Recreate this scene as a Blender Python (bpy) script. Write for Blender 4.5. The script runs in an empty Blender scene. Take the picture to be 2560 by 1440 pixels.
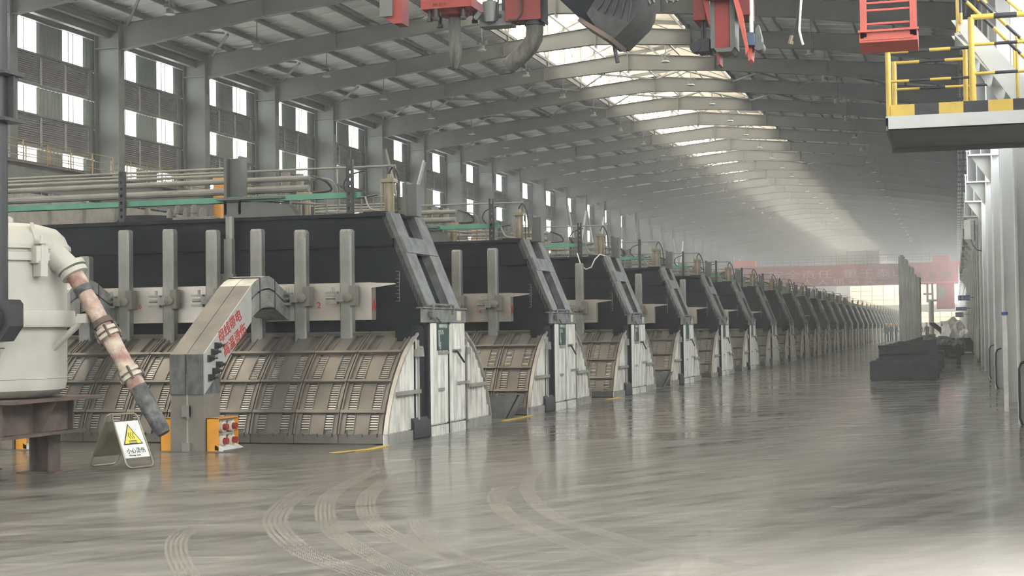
import bpy, bmesh, math, random
from mathutils import Vector, Matrix
random.seed(7)
S = bpy.context.scene
COL = S.collection
PI = math.pi
# ---------------------------------------------------------------- camera
H = 1.38
cam = bpy.data.cameras.new('camera'); cam.sensor_width = 36.0; cam.lens = 3800 / 2560 * 36; cam.clip_end = 900
co = bpy.data.objects.new('camera', cam); COL.objects.link(co)
rt = Vector((0.95982337, 0.28030384, -0.01299405)); up = Vector((0.02068445, -0.02449502, 0.99948594))
rt.normalize(); fw = up.cross(rt).normalized(); up = rt.cross(fw)
m = Matrix((rt, up, -fw)).transposed().to_4x4(); m.translation = (0, 0, H)
co.matrix_world = m
S.camera = co
# ---------------------------------------------------------------- world, light, exposure
S.view_settings.view_transform = 'Standard'; S.view_settings.look = 'None'
S.view_settings.gamma = 1.0; S.view_settings.use_curve_mapping = False
S.view_settings.exposure = 0.15
SKY = 7.0      # radiance of the overcast sky
PANE = 9.0     # radiance of a backlit translucent sheet
FOG = 0.0013; FOG_FAR = 0.0026
w = bpy.data.worlds.new('overcast_sky'); S.world = w; w.use_nodes = True
bg = w.node_tree.nodes['Background']; bg.inputs[0].default_value = (0.93, 0.97, 1.0, 1); bg.inputs[1].default_value = SKY
def portal(name, loc, rot, sx, sy):
    l = bpy.data.lights.new(name, 'AREA'); l.shape = 'RECTANGLE'; l.size = sx; l.size_y = sy
    l.cycles.is_portal = True
    o = bpy.data.objects.new(name, l); COL.objects.link(o); o.location = loc; o.rotation_euler = rot
portal('near_end_portal', (-14, -21, 2.75), (-PI/2, 0, PI), 20, 5.5)
portal('side_door_portal', (1.85, 8, 1.45), (0, PI/2, 0), 2.9, 3.2)
C = S.cycles
C.max_bounces = 7; C.diffuse_bounces = 4; C.glossy_bounces = 4; C.transmission_bounces = 2; C.volume_bounces = 2; C.transparent_max_bounces = 8
C.caustics_reflective = False; C.caustics_refractive = False
C.use_adaptive_sampling = True; C.adaptive_threshold = 0.02; C.sample_clamp_indirect = 6.0; C.use_denoising = True

# ---------------------------------------------------------------- materials
def new_mat(name):
    M = bpy.data.materials.new(name); M.use_nodes = True
    nt = M.node_tree; return M, nt, nt.nodes['Principled BSDF']
def mat(name, c, rough=.5, metal=0., c2=None, scale=6., stretch=(1, 1, 1), lo=.35, hi=.7, bump=0., rvar=0., spec=.5, bscale=None):
    M, nt, b = new_mat(name); N = nt.nodes; L = nt.links
    b.inputs['Roughness'].default_value = rough; b.inputs['Metallic'].default_value = metal
    b.inputs['Specular IOR Level'].default_value = spec
    tc = N.new('ShaderNodeTexCoord'); mp = N.new('ShaderNodeMapping'); mp.inputs['Scale'].default_value = stretch
    L.new(tc.outputs['Object'], mp.inputs[0])
    no = N.new('ShaderNodeTexNoise'); no.inputs['Scale'].default_value = scale; no.inputs['Detail'].default_value = 5
    L.new(mp.outputs[0], no.inputs['Vector'])
    cr = N.new('ShaderNodeValToRGB'); cr.color_ramp.elements[0].position = lo; cr.color_ramp.elements[1].position = hi
    c2 = c2 or tuple(x * .75 for x in c)
    cr.color_ramp.elements[0].color = (*c, 1); cr.color_ramp.elements[1].color = (*c2, 1)
    L.new(no.outputs[0], cr.inputs[0]); L.new(cr.outputs[0], b.inputs['Base Color'])
    if rvar:
        mr = N.new('ShaderNodeMapRange'); mr.inputs['To Min'].default_value = max(.02, rough - rvar); mr.inputs['To Max'].default_value = rough + rvar
        L.new(no.outputs[0], mr.inputs[0]); L.new(mr.outputs[0], b.inputs['Roughness'])
    if bump:
        n2 = N.new('ShaderNodeTexNoise'); n2.inputs['Scale'].default_value = bscale or scale * 3; n2.inputs['Detail'].default_value = 4
        L.new(mp.outputs[0], n2.inputs['Vector'])
        bu = N.new('ShaderNodeBump'); bu.inputs['Strength'].default_value = bump; bu.inputs['Distance'].default_value = .02
        L.new(n2.outputs[0], bu.inputs['Height']); L.new(bu.outputs[0], b.inputs['Normal'])
    return M
def emis(name, c, s, stripe=0.):
    M, nt, b = new_mat(name); N = nt.nodes; L = nt.links
    b.inputs['Base Color'].default_value = (*c, 1); b.inputs['Roughness'].default_value = .6
    b.inputs['Emission Color'].default_value = (*c, 1); b.inputs['Emission Strength'].default_value = s
    if stripe:
        tc = N.new('ShaderNodeTexCoord'); sp = N.new('ShaderNodeSeparateXYZ'); L.new(tc.outputs['Object'], sp.inputs[0])
        mu = N.new('ShaderNodeMath'); mu.operation = 'MULTIPLY'; mu.inputs[1].default_value = stripe; L.new(sp.outputs[1], mu.inputs[0])
        si = N.new('ShaderNodeMath'); si.operation = 'SINE'; L.new(mu.outputs[0], si.inputs[0])
        mr = N.new('ShaderNodeMapRange'); mr.inputs['From Min'].default_value = -1; mr.inputs['To Min'].default_value = s * .6; mr.inputs['To Max'].default_value = s * 1.3
        L.new(si.outputs[0], mr.inputs[0]); L.new(mr.outputs[0], b.inputs['Emission Strength'])
    return M
M_steel = mat('grey_painted_steel', (.125, .13, .122), .55, 0, (.095, .10, .093), 1.5, rvar=.1)
M_beam = mat('grey_beam_paint', (.12, .12, .11), .6, 0, (.095, .095, .087), .8)
M_wsteel = mat('pale_grey_paint', (.62, .63, .62), .5, 0, (.52, .53, .52), 1.2, rvar=.1)
M_black = mat('black_steel_sheet', (.006, .008, .011), .5, 0, (.015, .017, .021), 1.6, rvar=.1, spec=.15)
M_arm = mat('worn_grey_channel', (.24, .245, .24), .45, .2, (.13, .135, .135), 5, rvar=.1)
M_alu = mat('tarnished_aluminium', (.215, .20, .182), .45, .5, (.125, .112, .10), 2.2, (1, 1, 1), .3, .75, .1, .12)
M_alu2 = mat('pale_aluminium', (.50, .49, .46), .38, .5, (.33, .315, .29), 3, (1, 2, .5), .35, .75, .1, .1)
M_rod = mat('rod_aluminium', (.30, .30, .285), .5, .4, (.17, .17, .16), 5, (1, 1, .3), .35, .7, .2, .1)
M_white = mat('worn_silver_sheet', (.88, .86, .80), .42, .1, (.48, .47, .43), 5, (1, 3, .35), .42, .72, .15, .1)
M_plate = mat('busbar_plate_metal', (.56, .53, .48), .4, .6, (.42, .39, .35), 2, rvar=.1)
M_bus = mat('busbar_block', (.225, .205, .18), .65, .15, (.16, .15, .135), 3, (1, 1, 1), .3, .7, .2, .1)
M_busd = mat('scratched_dark_busbar', (.17, .175, .17), .55, .4, (.08, .085, .085), 9, (1, 1, .6), .35, .65, .3, .1)
M_face = mat('dusty_white_face', (.46, .455, .43), .6, .2, (.42, .41, .38), 5)
M_chis = mat('worn_dark_tool_steel', (.05, .047, .042), .65, .1, (.11, .105, .095), 14, (1, 1, .35), .4, .65, .5)
M_flex = mat('flexible_strip_metal', (.50, .50, .47), .45, .5, (.28, .28, .27), 6)
M_yel = mat('orange_yellow_paint', (.80, .36, .03), .5, 0, (.68, .30, .03), 5)
M_yel2 = mat('yellow_paint', (.66, .46, .08), .45, 0, (.5, .35, .07), 4)
M_yel3 = mat('faded_yellow_paint', (.36, .28, .12), .6)
M_blk = mat('black_paint', (.03, .03, .035), .45)
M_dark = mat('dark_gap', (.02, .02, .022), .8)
M_red = mat('red_crane_paint', (.27, .035, .028), .55, 0, (.19, .026, .022), 3, rvar=.1)
M_redd = mat('dark_red_paint', (.15, .016, .014), .5, 0, (.10, .012, .012), 3)
M_lred = mat('light_red_paint', (.52, .10, .075), .5, 0, (.42, .08, .06), 4)
M_redb = mat('red_knob', (.30, .03, .02), .4)
M_cream = mat('cream_insulator', (.75, .66, .52), .5)
M_brown = mat('rusty_brown_steel', (.14, .10, .085), .7, .1, (.07, .055, .05), 5, bump=.2)
M_ladle = mat('pale_ladle_shell', (.50, .485, .435), .5, 0, (.38, .37, .33), 2.5, (1, 1, .5), .45, .8, .08, .05)
M_spout = mat('scaly_pink_pipe', (.56, .46, .38), .85, 0, (.30, .17, .14), 7, (1, 1, 1), .35, .62, .6)
M_crust = mat('crusted_cream_flange', (.55, .50, .42), .8, 0, (.40, .34, .28), 8, bump=.6)
M_tip = mat('charred_pipe', (.05, .05, .055), .75, .1, (.16, .16, .16), 12, bump=.6)
M_green = mat('green_rail_paint', (.10, .30, .21), .5, 0, (.07, .22, .16), 3)
M_brass = mat('brass_cylinder', (.30, .25, .17), .4, .5, (.2, .17, .12), 5)
M_pipe = mat('dusty_pipe_paint', (.28, .275, .25), .6, 0, (.2, .2, .18), 3)
M_hose = mat('black_rubber', (.02, .02, .02), .5)
M_board = mat('dark_green_board', (.03, .075, .06), .4, 0, (.02, .05, .045), 4)
M_txtw = mat('white_lettering', (.7, .7, .68), .6)
M_txtf = mat('faded_pink_lettering', (.50, .30, .28), .7)
M_txtr = mat('red_lettering', (.50, .04, .03), .6)
M_txtd = mat('black_lettering', (.03, .03, .03), .6)
M_chalk = mat('chalk_marks', (.22, .23, .24), .8)
M_panelw = mat('white_sign_face', (.82, .82, .80), .4)
M_tri = mat('warning_yellow', (.80, .68, .05), .45)
M_frame = mat('khaki_tube', (.30, .27, .20), .4, .5)
M_clad = mat('grey_green_cladding', (.15, .175, .16), .6, 0, (.125, .145, .132), 1.)
M_louv = mat('grey_louvre', (.33, .325, .32), .55)
M_roof = mat('pale_roof_sheet', (.74, .75, .71), .6, 0, (.62, .63, .59), .7, (1, .3, 1))
M_beige = mat('beige_monitor_roof', (.62, .55, .45), .6)
M_carbon = mat('carbon_block', (.035, .037, .045), .8, 0, (.055, .057, .065), 4, bump=.3)
M_iron = mat('dark_cast_iron', (.04, .04, .045), .6, .3)
M_bag = mat('white_bulk_bag', (.82, .83, .83), .7)
M_rub = mat('dark_scrap', (.06, .06, .065), .8, 0, (.18, .18, .18), 3)
M_blue = mat('blue_sign', (.03, .09, .36), .4)
M_lamp = mat('lamp_reflector', (.30, .31, .30), .4)
M_deck = mat('chequer_plate', (.12, .12, .115), .5, .5, (.17, .165, .155), 5)
M_pane = emis('backlit_translucent_sheet', (.93, .97, .95), PANE, 28.)
M_mon = emis('backlit_monitor_sheet', (1., .95, .84), PANE * 1.3)
M_end = emis('backlit_end_wall_sheet', (1., .84, .52), 2.0)
M_skin = mat('skin', (.45, .28, .2), .6)
M_cloth = mat('dark_workwear', (.03, .04, .06), .8)
M_cloth2 = mat('reflective_workwear_trousers', (.06, .065, .08), .8)

def floor_mat():
    M, nt, b = new_mat('polished_grey_floor'); N = nt.nodes; L = nt.links
    tc = N.new('ShaderNodeTexCoord')
    def noise(sc, ln, rot=0., det=6., dist=0.):      # ln: how far the streaks run along the direction rot
        mp = N.new('ShaderNodeMapping'); mp.vector_type = 'TEXTURE'; mp.inputs['Scale'].default_value = (ln, 1, 1); mp.inputs['Rotation'].default_value = (0, 0, rot)
        L.new(tc.outputs['Object'], mp.inputs[0])
        n = N.new('ShaderNodeTexNoise'); n.inputs['Scale'].default_value = sc; n.inputs['Detail'].default_value = det
        n.inputs['Distortion'].default_value = dist; n.inputs['Roughness'].default_value = .65
        L.new(mp.outputs[0], n.inputs['Vector']); return n
    n1 = noise(.45, 1.6, 1.2, 6, .5)
    n2 = noise(2.2, 7, .45, 9, .35)     # long swept streaks
    n3 = noise(11, 7, .30, 7)
    n4 = noise(5, 10, 1.1, 8, .3)
    def ramp(src, p0, p1, c0, c1):
        r = N.new('ShaderNodeValToRGB'); r.color_ramp.elements[0].position = p0; r.color_ramp.elements[1].position = p1
        r.color_ramp.elements[0].color = (*c0, 1); r.color_ramp.elements[1].color = (*c1, 1); L.new(src, r.inputs[0]); return r
    base = ramp(n1.outputs[0], .3, .7, (.078, .076, .072), (.125, .121, .114))
    st = ramp(n2.outputs[0], .47, .85, (0, 0, 0), (1, 1, 1))
    mx = N.new('ShaderNodeMix'); mx.data_type = 'RGBA'; L.new(st.outputs[0], mx.inputs[0])
    s4 = ramp(n4.outputs[0], .38, .64, (.55, .55, .56), (1.5, 1.46, 1.42)); mm = N.new('ShaderNodeMix'); mm.data_type = 'RGBA'; mm.blend_type = 'MULTIPLY'; mm.inputs[0].default_value = 1
    L.new(base.outputs[0], mm.inputs[6]); L.new(s4.outputs[0], mm.inputs[7])
    L.new(mm.outputs[2], mx.inputs[6]); mx.inputs[7].default_value = (.21, .20, .186, 1)
    # dusty pale patch near the right wall; its colour also carries door light
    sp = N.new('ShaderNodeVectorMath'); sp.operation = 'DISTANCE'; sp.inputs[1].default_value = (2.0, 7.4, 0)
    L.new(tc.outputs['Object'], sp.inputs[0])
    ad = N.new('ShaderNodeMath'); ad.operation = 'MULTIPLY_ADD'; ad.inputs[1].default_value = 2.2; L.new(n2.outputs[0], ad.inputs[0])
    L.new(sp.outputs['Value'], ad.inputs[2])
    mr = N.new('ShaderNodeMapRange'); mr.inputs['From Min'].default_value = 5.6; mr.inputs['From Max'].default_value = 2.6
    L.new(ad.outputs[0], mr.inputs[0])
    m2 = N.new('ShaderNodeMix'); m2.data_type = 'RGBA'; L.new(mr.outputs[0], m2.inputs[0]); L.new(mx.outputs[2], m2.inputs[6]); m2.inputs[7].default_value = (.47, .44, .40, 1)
    sc = ramp(n3.outputs[0], .54, .70, (0, 0, 0), (1, 1, 1))
    m3 = N.new('ShaderNodeMix'); m3.data_type = 'RGBA'; m3.blend_type = 'MIX'
    q = N.new('ShaderNodeMath'); q.operation = 'MULTIPLY'; q.inputs[1].default_value = .5; L.new(sc.outputs[0], q.inputs[0]); L.new(q.outputs[0], m3.inputs[0])
    L.new(m2.outputs[2], m3.inputs[6]); m3.inputs[7].default_value = (.34, .33, .31, 1)
    L.new(m3.outputs[2], b.inputs['Base Color'])
    r = N.new('ShaderNodeMapRange'); r.inputs['From Min'].default_value = .3; r.inputs['From Max'].default_value = .75; r.inputs['To Min'].default_value = .22; r.inputs['To Max'].default_value = .55
    L.new(n2.outputs[0], r.inputs[0])
    ra = N.new('ShaderNodeMath'); ra.operation = 'MULTIPLY_ADD'; ra.inputs[1].default_value = .2; L.new(mr.outputs[0], ra.inputs[0]); L.new(r.outputs[0], ra.inputs[2])
    L.new(ra.outputs[0], b.inputs['Roughness'])
    b.inputs['Specular IOR Level'].default_value = .4
    b.inputs['Coat Weight'].default_value = .5; b.inputs['Coat IOR'].default_value = 1.45
    rc = N.new('ShaderNodeMapRange'); rc.inputs['From Min'].default_value = .35; rc.inputs['From Max'].default_value = .7; rc.inputs['To Min'].default_value = .05; rc.inputs['To Max'].default_value = .19; L.new(n4.outputs[0], rc.inputs[0]); L.new(rc.outputs[0], b.inputs['Coat Roughness'])
    rw = N.new('ShaderNodeMapRange'); rw.inputs['From Min'].default_value = .4; rw.inputs['From Max'].default_value = .62; rw.inputs['To Min'].default_value = 1.; rw.inputs['To Max'].default_value = .45; L.new(n2.outputs[0], rw.inputs[0]); 
    # the polish is worn and dusty where trucks turn near the viewer, intact further down the hall
    sy = N.new('ShaderNodeSeparateXYZ'); L.new(tc.outputs['Object'], sy.inputs[0])
    ya = N.new('ShaderNodeMath'); ya.operation = 'MULTIPLY_ADD'; ya.inputs[1].default_value = 7; L.new(n2.outputs[0], ya.inputs[0]); L.new(sy.outputs[1], ya.inputs[2])
    ym = N.new('ShaderNodeMapRange'); ym.inputs['From Min'].default_value = 13.; ym.inputs['From Max'].default_value = 22; ym.inputs['To Min'].default_value = .3; ym.inputs['To Max'].default_value = 1.; L.new(ya.outputs[0], ym.inputs[0])
    yw = N.new('ShaderNodeMath'); yw.operation = 'MULTIPLY'; L.new(rw.outputs[0], yw.inputs[0]); L.new(ym.outputs[0], yw.inputs[1]); L.new(yw.outputs[0], b.inputs['Coat Weight'])
    bu = N.new('ShaderNodeBump'); bu.inputs['Strength'].default_value = .03; bu.inputs['Distance'].default_value = .02
    L.new(n3.outputs[0], bu.inputs['Height']); L.new(bu.outputs[0], b.inputs['Normal'])
    return M
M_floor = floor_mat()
def track_mat():
    M, nt, b = new_mat('dusty_tyre_print'); N = nt.nodes; L = nt.links
    uv = N.new('ShaderNodeUVMap'); uv.uv_map = 'UVMap'; uf = N.new('ShaderNodeUVMap'); uf.uv_map = 'Fade'; s9 = N.new('ShaderNodeSeparateXYZ'); L.new(uf.outputs[0], s9.inputs[0]); sp = N.new('ShaderNodeSeparateXYZ'); L.new(uv.outputs[0], sp.inputs[0])
    w1 = N.new('ShaderNodeTexWave'); w1.bands_direction = 'DIAGONAL'; w1.inputs['Scale'].default_value = 9; w1.inputs['Distortion'].default_value = 3
    L.new(uv.outputs[0], w1.inputs['Vector'])
    s1 = N.new('ShaderNodeMath'); s1.operation = 'MULTIPLY'; s1.inputs[1].default_value = 5 * PI; L.new(sp.outputs[0], s1.inputs[0])
    s2 = N.new('ShaderNodeMath'); s2.operation = 'SINE'; L.new(s1.outputs[0], s2.inputs[0])
    s3 = N.new('ShaderNodeMath'); s3.operation = 'ABSOLUTE'; L.new(s2.outputs[0], s3.inputs[0])
    no = N.new('ShaderNodeTexNoise'); no.inputs['Scale'].default_value = 1.7; tc = N.new('ShaderNodeTexCoord'); L.new(tc.outputs['Object'], no.inputs['Vector'])
    a = N.new('ShaderNodeMath'); a.operation = 'MULTIPLY'; L.new(s3.outputs[0], a.inputs[0]); L.new(w1.outputs['Fac'], a.inputs[1])
    c = N.new('ShaderNodeMath'); c.operation = 'MULTIPLY'; L.new(a.outputs[0], c.inputs[0]); L.new(no.outputs[0], c.inputs[1])
    d = N.new('ShaderNodeMath'); d.operation = 'MULTIPLY'; d.inputs[1].default_value = 2.2; d.use_clamp = True; L.new(c.outputs[0], d.inputs[0])
    e = N.new('ShaderNodeMath'); e.operation = 'MULTIPLY'; L.new(d.outputs[0], e.inputs[0]); L.new(s9.outputs[0], e.inputs[1]); L.new(e.outputs[0], b.inputs['Alpha'])
    b.inputs['Base Color'].default_value = (.31, .29, .26, 1); b.inputs['Roughness'].default_value = .9
    return M
M_track = track_mat()

# ---------------------------------------------------------------- mesh helpers
class MB:
    def __init__(s): s.v = []; s.f = []
    def add(s, vs, fs):
        n = len(s.v); s.v += [tuple(v) for v in vs]; s.f += [tuple(i + n for i in f) for f in fs]; return s
    def box(s, x0, x1, y0, y1, z0, z1):
        return s.add([(x0, y0, z0), (x1, y0, z0), (x1, y1, z0), (x0, y1, z0), (x0, y0, z1), (x1, y0, z1), (x1, y1, z1), (x0, y1, z1)],
                     [(0, 3, 2, 1), (4, 5, 6, 7), (0, 1, 5, 4), (1, 2, 6, 5), (2, 3, 7, 6), (3, 0, 4, 7)])
    def prism(s, poly, ax, a0, a1):
        n = len(poly)
        def P(p, a): return {'x': (a, p[0], p[1]), 'y': (p[0], a, p[1]), 'z': (p[0], p[1], a)}[ax]
        vs = [P(p, a0) for p in poly] + [P(p, a1) for p in poly]
        fs = [tuple(range(n)), tuple(range(2 * n - 1, n - 1, -1))] + [(i, n + i, n + (i + 1) % n, (i + 1) % n) for i in range(n)]
        return s.add(vs, fs)
    def bar(s, p, q, a, b, upv=(0, 0, 1)):
        p = Vector(p); q = Vector(q); d = (q - p).normalized(); u = Vector(upv)
        if abs(d.dot(u)) > .98: u = Vector((0, 1, 0))
        r = d.cross(u).normalized() * a / 2; u = r.cross(d).normalized() * b / 2
        vs = [p - r - u, p + r - u, p + r + u, p - r + u, q - r - u, q + r - u, q + r + u, q - r + u]
        return s.add(vs, [(0, 1, 2, 3), (7, 6, 5, 4), (0, 4, 5, 1), (1, 5, 6, 2), (2, 6, 7, 3), (3, 7, 4, 0)])
    def tube(s, pts, r, n=8, r1=None, cap=True):
        pts = [Vector(p) for p in pts]; k = len(pts); vs = []; u = None
        for i, p in enumerate(pts):
            d = (pts[min(i + 1, k - 1)] - pts[max(i - 1, 0)]).normalized()
            if u is None:
                u = Vector((0, 0, 1)) if abs(d.z) < .9 else Vector((1, 0, 0))
            u = (u - d * u.dot(d)).normalized(); v = d.cross(u)
            rr = r if r1 is None else r + (r1 - r) * i / (k - 1)
            if isinstance(r, (list, tuple)): rr = r[i]
            vs += [p + (u * math.cos(2 * PI * j / n) + v * math.sin(2 * PI * j / n)) * rr for j in range(n)]
        fs = [(i * n + j, i * n + (j + 1) % n, (i + 1) * n + (j + 1) % n, (i + 1) * n + j) for i in range(k - 1) for j in range(n)]
        if cap: fs += [tuple(range(n - 1, -1, -1)), tuple(range((k - 1) * n, k * n))]
        return s.add(vs, fs)
    def lathe(s, prof, c=(0, 0, 0), n=32):
        vs = []; k = len(prof)
        for r, z in prof:
            vs += [(c[0] + r * math.cos(2 * PI * j / n), c[1] + r * math.sin(2 * PI * j / n), c[2] + z) for j in range(n)]
        fs = [(i * n + j, i * n + (j + 1) % n, (i + 1) * n + (j + 1) % n, (i + 1) * n + j) for i in range(k - 1) for j in range(n)]
        fs += [tuple(range(n - 1, -1, -1)), tuple(range((k - 1) * n, k * n))]
        return s.add(vs, fs)
    def rot(s, a, c=(0, 0, 0), ax='Z'):
        R = Matrix.Rotation(a, 3, ax); c = Vector(c); s.v = [tuple(R @ (Vector(v) - c) + c) for v in s.v]; return s
    def mesh(s, name, m, smooth=True):
        me = bpy.data.meshes.new(name); me.from_pydata(s.v, [], s.f); me.update()
        bm = bmesh.new(); bm.from_mesh(me); bmesh.ops.recalc_face_normals(bm, faces=bm.faces); bm.to_mesh(me); bm.free()
        if m: me.materials.append(m)
        if smooth:
            me.polygons.foreach_set('use_smooth', [True] * len(me.polygons)); me.set_sharp_from_angle(angle=.6)
        return me
def link(name, me, parent=None, loc=None):
    o = bpy.data.objects.new(name, me); COL.objects.link(o)
    if parent: o.parent = parent
    if loc: o.location = loc
    return o
def obj(name, mb, m, parent=None, stuff=False, label=None):
    o = link(name, mb.mesh(name, m), parent)
    if stuff: o['kind'] = 'stuff'
    if label: o['label'] = label
    return o
def tag(o, label, cat=None, group=None, kind=None):
    o['label'] = label
    if cat: o['category'] = cat
    if group: o['group'] = group
    if kind: o['kind'] = kind
    return o
def thing(name, label, cat, loc=(0, 0, 0), group=None, kind=None, rz=0):
    o = bpy.data.objects.new(name, None); COL.objects.link(o); o.location = loc; o.rotation_euler = (0, 0, rz); o.empty_display_size = .2
    return tag(o, label, cat, group, kind)
def struct(name, label, mb=None, m=None):
    o = obj(name, mb, m) if mb else link(name, None)
    return tag(o, label, None, None, 'structure')
def copy_tree(o, parent=None):
    c = o.copy(); COL.objects.link(c)
    if parent: c.parent = parent
    for ch in o.children: copy_tree(ch, c)
    return c
def text(body, size, mtx, m, parent, ext=.002, name='lettering', align='LEFT', bold=0.):
    cu = bpy.data.curves.new(name, 'FONT'); cu.body = body; cu.size = size; cu.extrude = ext; cu.align_x = align; cu.offset = bold
    t = bpy.data.objects.new(name, cu); COL.objects.link(t)
    dg = bpy.context.evaluated_depsgraph_get()
    me = bpy.data.meshes.new_from_object(t.evaluated_get(dg)); me.materials.clear(); me.materials.append(m); me.name = name
    COL.objects.unlink(t); bpy.data.objects.remove(t)
    o = link(name, me, parent); o.matrix_local = mtx; o['kind'] = 'stuff' if False else 'thing'
    del o['kind']
    return o
def frame_mtx(loc, xdir, ydir):
    x = Vector(xdir).normalized(); y = Vector(ydir); y = (y - x * y.dot(x)).normalized(); z = x.cross(y)
    M_ = Matrix((x, y, z)).transposed().to_4x4(); M_.translation = loc; return M_
ONES = 'zeroth first second third fourth fifth sixth seventh eighth ninth tenth eleventh twelfth thirteenth fourteenth fifteenth sixteenth seventeenth eighteenth nineteenth'.split()
TENS = {2: 'twent', 3: 'thirt', 4: 'fort', 5: 'fift', 6: 'sixt'}
def nth(n):
    if n < 20: return ONES[n]
    t, u = divmod(n, 10); return TENS[t] + ('ieth' if u == 0 else 'y-' + ONES[u])

# ---------------------------------------------------------------- hall shell
BAY = 6.6
def YB(k): return 48.9 + BAY * k
XL, XR, XC = -30.1, 1.75, -14.3       # wall sheets, ridge
Y0, Y1 = -20.5, 402.0
def ztop(x): return 14.18 - .096 * abs(x - XC)     # top of the roof beams
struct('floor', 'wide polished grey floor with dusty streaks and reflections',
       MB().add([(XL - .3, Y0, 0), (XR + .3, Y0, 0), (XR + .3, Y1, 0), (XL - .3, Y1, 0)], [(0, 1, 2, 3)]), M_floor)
# tyre prints
def track(pts, wd, nm):
    pts = [Vector((x, y, .0015)) for x, y in pts]; out = []
    for i in range(len(pts) - 1):          # catmull-rom
        p0, p1, p2, p3 = pts[max(i - 1, 0)], pts[i], pts[i + 1], pts[min(i + 2, len(pts) - 1)]
        for t in range(8):
            t /= 8; out.append(.5 * ((2 * p1) + (p2 - p0) * t + (2 * p0 - 5 * p1 + 4 * p2 - p3) * t * t + (3 * p1 - p0 - 3 * p2 + p3) * t ** 3))
    out.append(pts[-1]); vs = []; d = 0; ds = []
    for i, p in enumerate(out):
        t = (out[min(i + 1, len(out) - 1)] - out[max(i - 1, 0)]).normalized(); n = Vector((-t.y, t.x, 0)) * wd / 2
        vs += [p - n, p + n]
        if i: d += (p - out[i - 1]).length
        ds.append(d)
    mb = MB().add(vs, [(2 * i, 2 * i + 2, 2 * i + 3, 2 * i + 1) for i in range(len(out) - 1)])
    me = mb.mesh('tyre_track', M_track); ul = me.uv_layers.new(name='UVMap'); uf = me.uv_layers.new(name='Fade'); nn_ = len(out) - 1
    for lp in me.loops:
        vi = lp.vertex_index; ul.data[lp.index].uv = (vi % 2, ds[vi // 2] * 1.3)
    for lp in me.loops: uf.data[lp.index].uv = (math.sin(PI * (lp.vertex_index // 2) / nn_) ** .5 if 0 < lp.vertex_index // 2 < nn_ else 0, 0)
    o = link('tyre_track', me); tag(o, nm, 'tyre track', 'tyre prints on the floor')
T1 = [(-5.7, 14.6), (-5.536, 13.674), (-5.228, 12.265), (-4.756, 11.012), (-4.212, 9.909), (-3.579, 8.96), (-3.152, 8.391), (-2.6, 7.7)]
T2 = [(-5.3, 14.5), (-5.173, 13.53), (-4.896, 12.319), (-4.484, 11.194), (-3.97, 10.175), (-3.345, 9.275), (-2.807, 8.695), (-2.2, 8.1)]
T3 = [(-5.7, 13.2), (-5.476, 12.062), (-5.026, 10.702), (-4.591, 9.838), (-4.017, 8.962), (-3.507, 8.396), (-3.0, 7.9)]
T4 = [(-4.05, 15.2), (-3.94, 14.114), (-3.583, 12.698), (-2.94, 11.074), (-2.381, 10.252), (-1.8, 9.5), (-1.2, 8.9)]
T5 = [(-3.9, 13.2), (-3.765, 12.344), (-3.37, 11.255), (-2.901, 10.372), (-2.333, 9.472), (-1.8, 8.8)]
T6 = [(-3.95, 11.2), (-3.943, 10.895), (-3.585, 10.026), (-3.109, 9.14), (-2.7, 8.6)]
T7 = [(-5.4, 10.2), (-5.195, 9.511), (-4.836, 8.801), (-4.284, 7.935), (-4.0, 7.6)]
for pts, wd, nm in ((T1, .17, 'dusty tyre print curving left of the most tightly bent pair'), (T2, .17, 'dusty tyre print, right one of the paired curving prints'),
                    (T3, .2, 'wide tyre print curving closest to the ladle stand'), (T4, .14, 'long thin tyre print sweeping furthest towards the right wall'),
                    (T5, .16, 'faint tyre print just inside the long thin sweep'), (T6, .16, 'short tyre print between the curving pair and the faint sweep'),
                    (T7, .16, 'tyre print at the lower left edge of the floor')):
    track(pts, wd, nm)
# chequer plate deck between the pots and painted edge strips
dk = struct('floor_deck', 'dark chequer plate deck around the pots')
for a, b in [(16.35, 17.68)] + [(22.2 + 6.6 * i, 24.28 + 6.6 * i) for i in range(33)]:
    p = obj('deck_plate', MB().box(-20.5, -6.84, a, b, 0, .006), M_deck, dk)
def edge(x0, y0, x1, y1, nm):
    o = obj('floor_trim', MB().bar((x0, y0, .008), (x1, y1, .008), .07, .012), M_yel2); tag(o, nm, None, None, 'structure')
edge(-7.0, 16.42, -6.78, 17.0, 'yellow edge strip at the corner of the first pot, near piece')
edge(-6.77, 17.05, -6.76, 17.6, 'yellow edge strip at the corner of the first pot, far piece')
edge(-6.8, 22.75, -6.76, 23.7, 'yellow edge strip in the gap behind the first pot')
edge(-6.78, 23.75, -6.74, 24.2, 'yellow edge strip just before the second pot')
edge(-6.76, 29.9, -6.74, 31.0, 'yellow edge strip in the gap behind the second pot')

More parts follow.
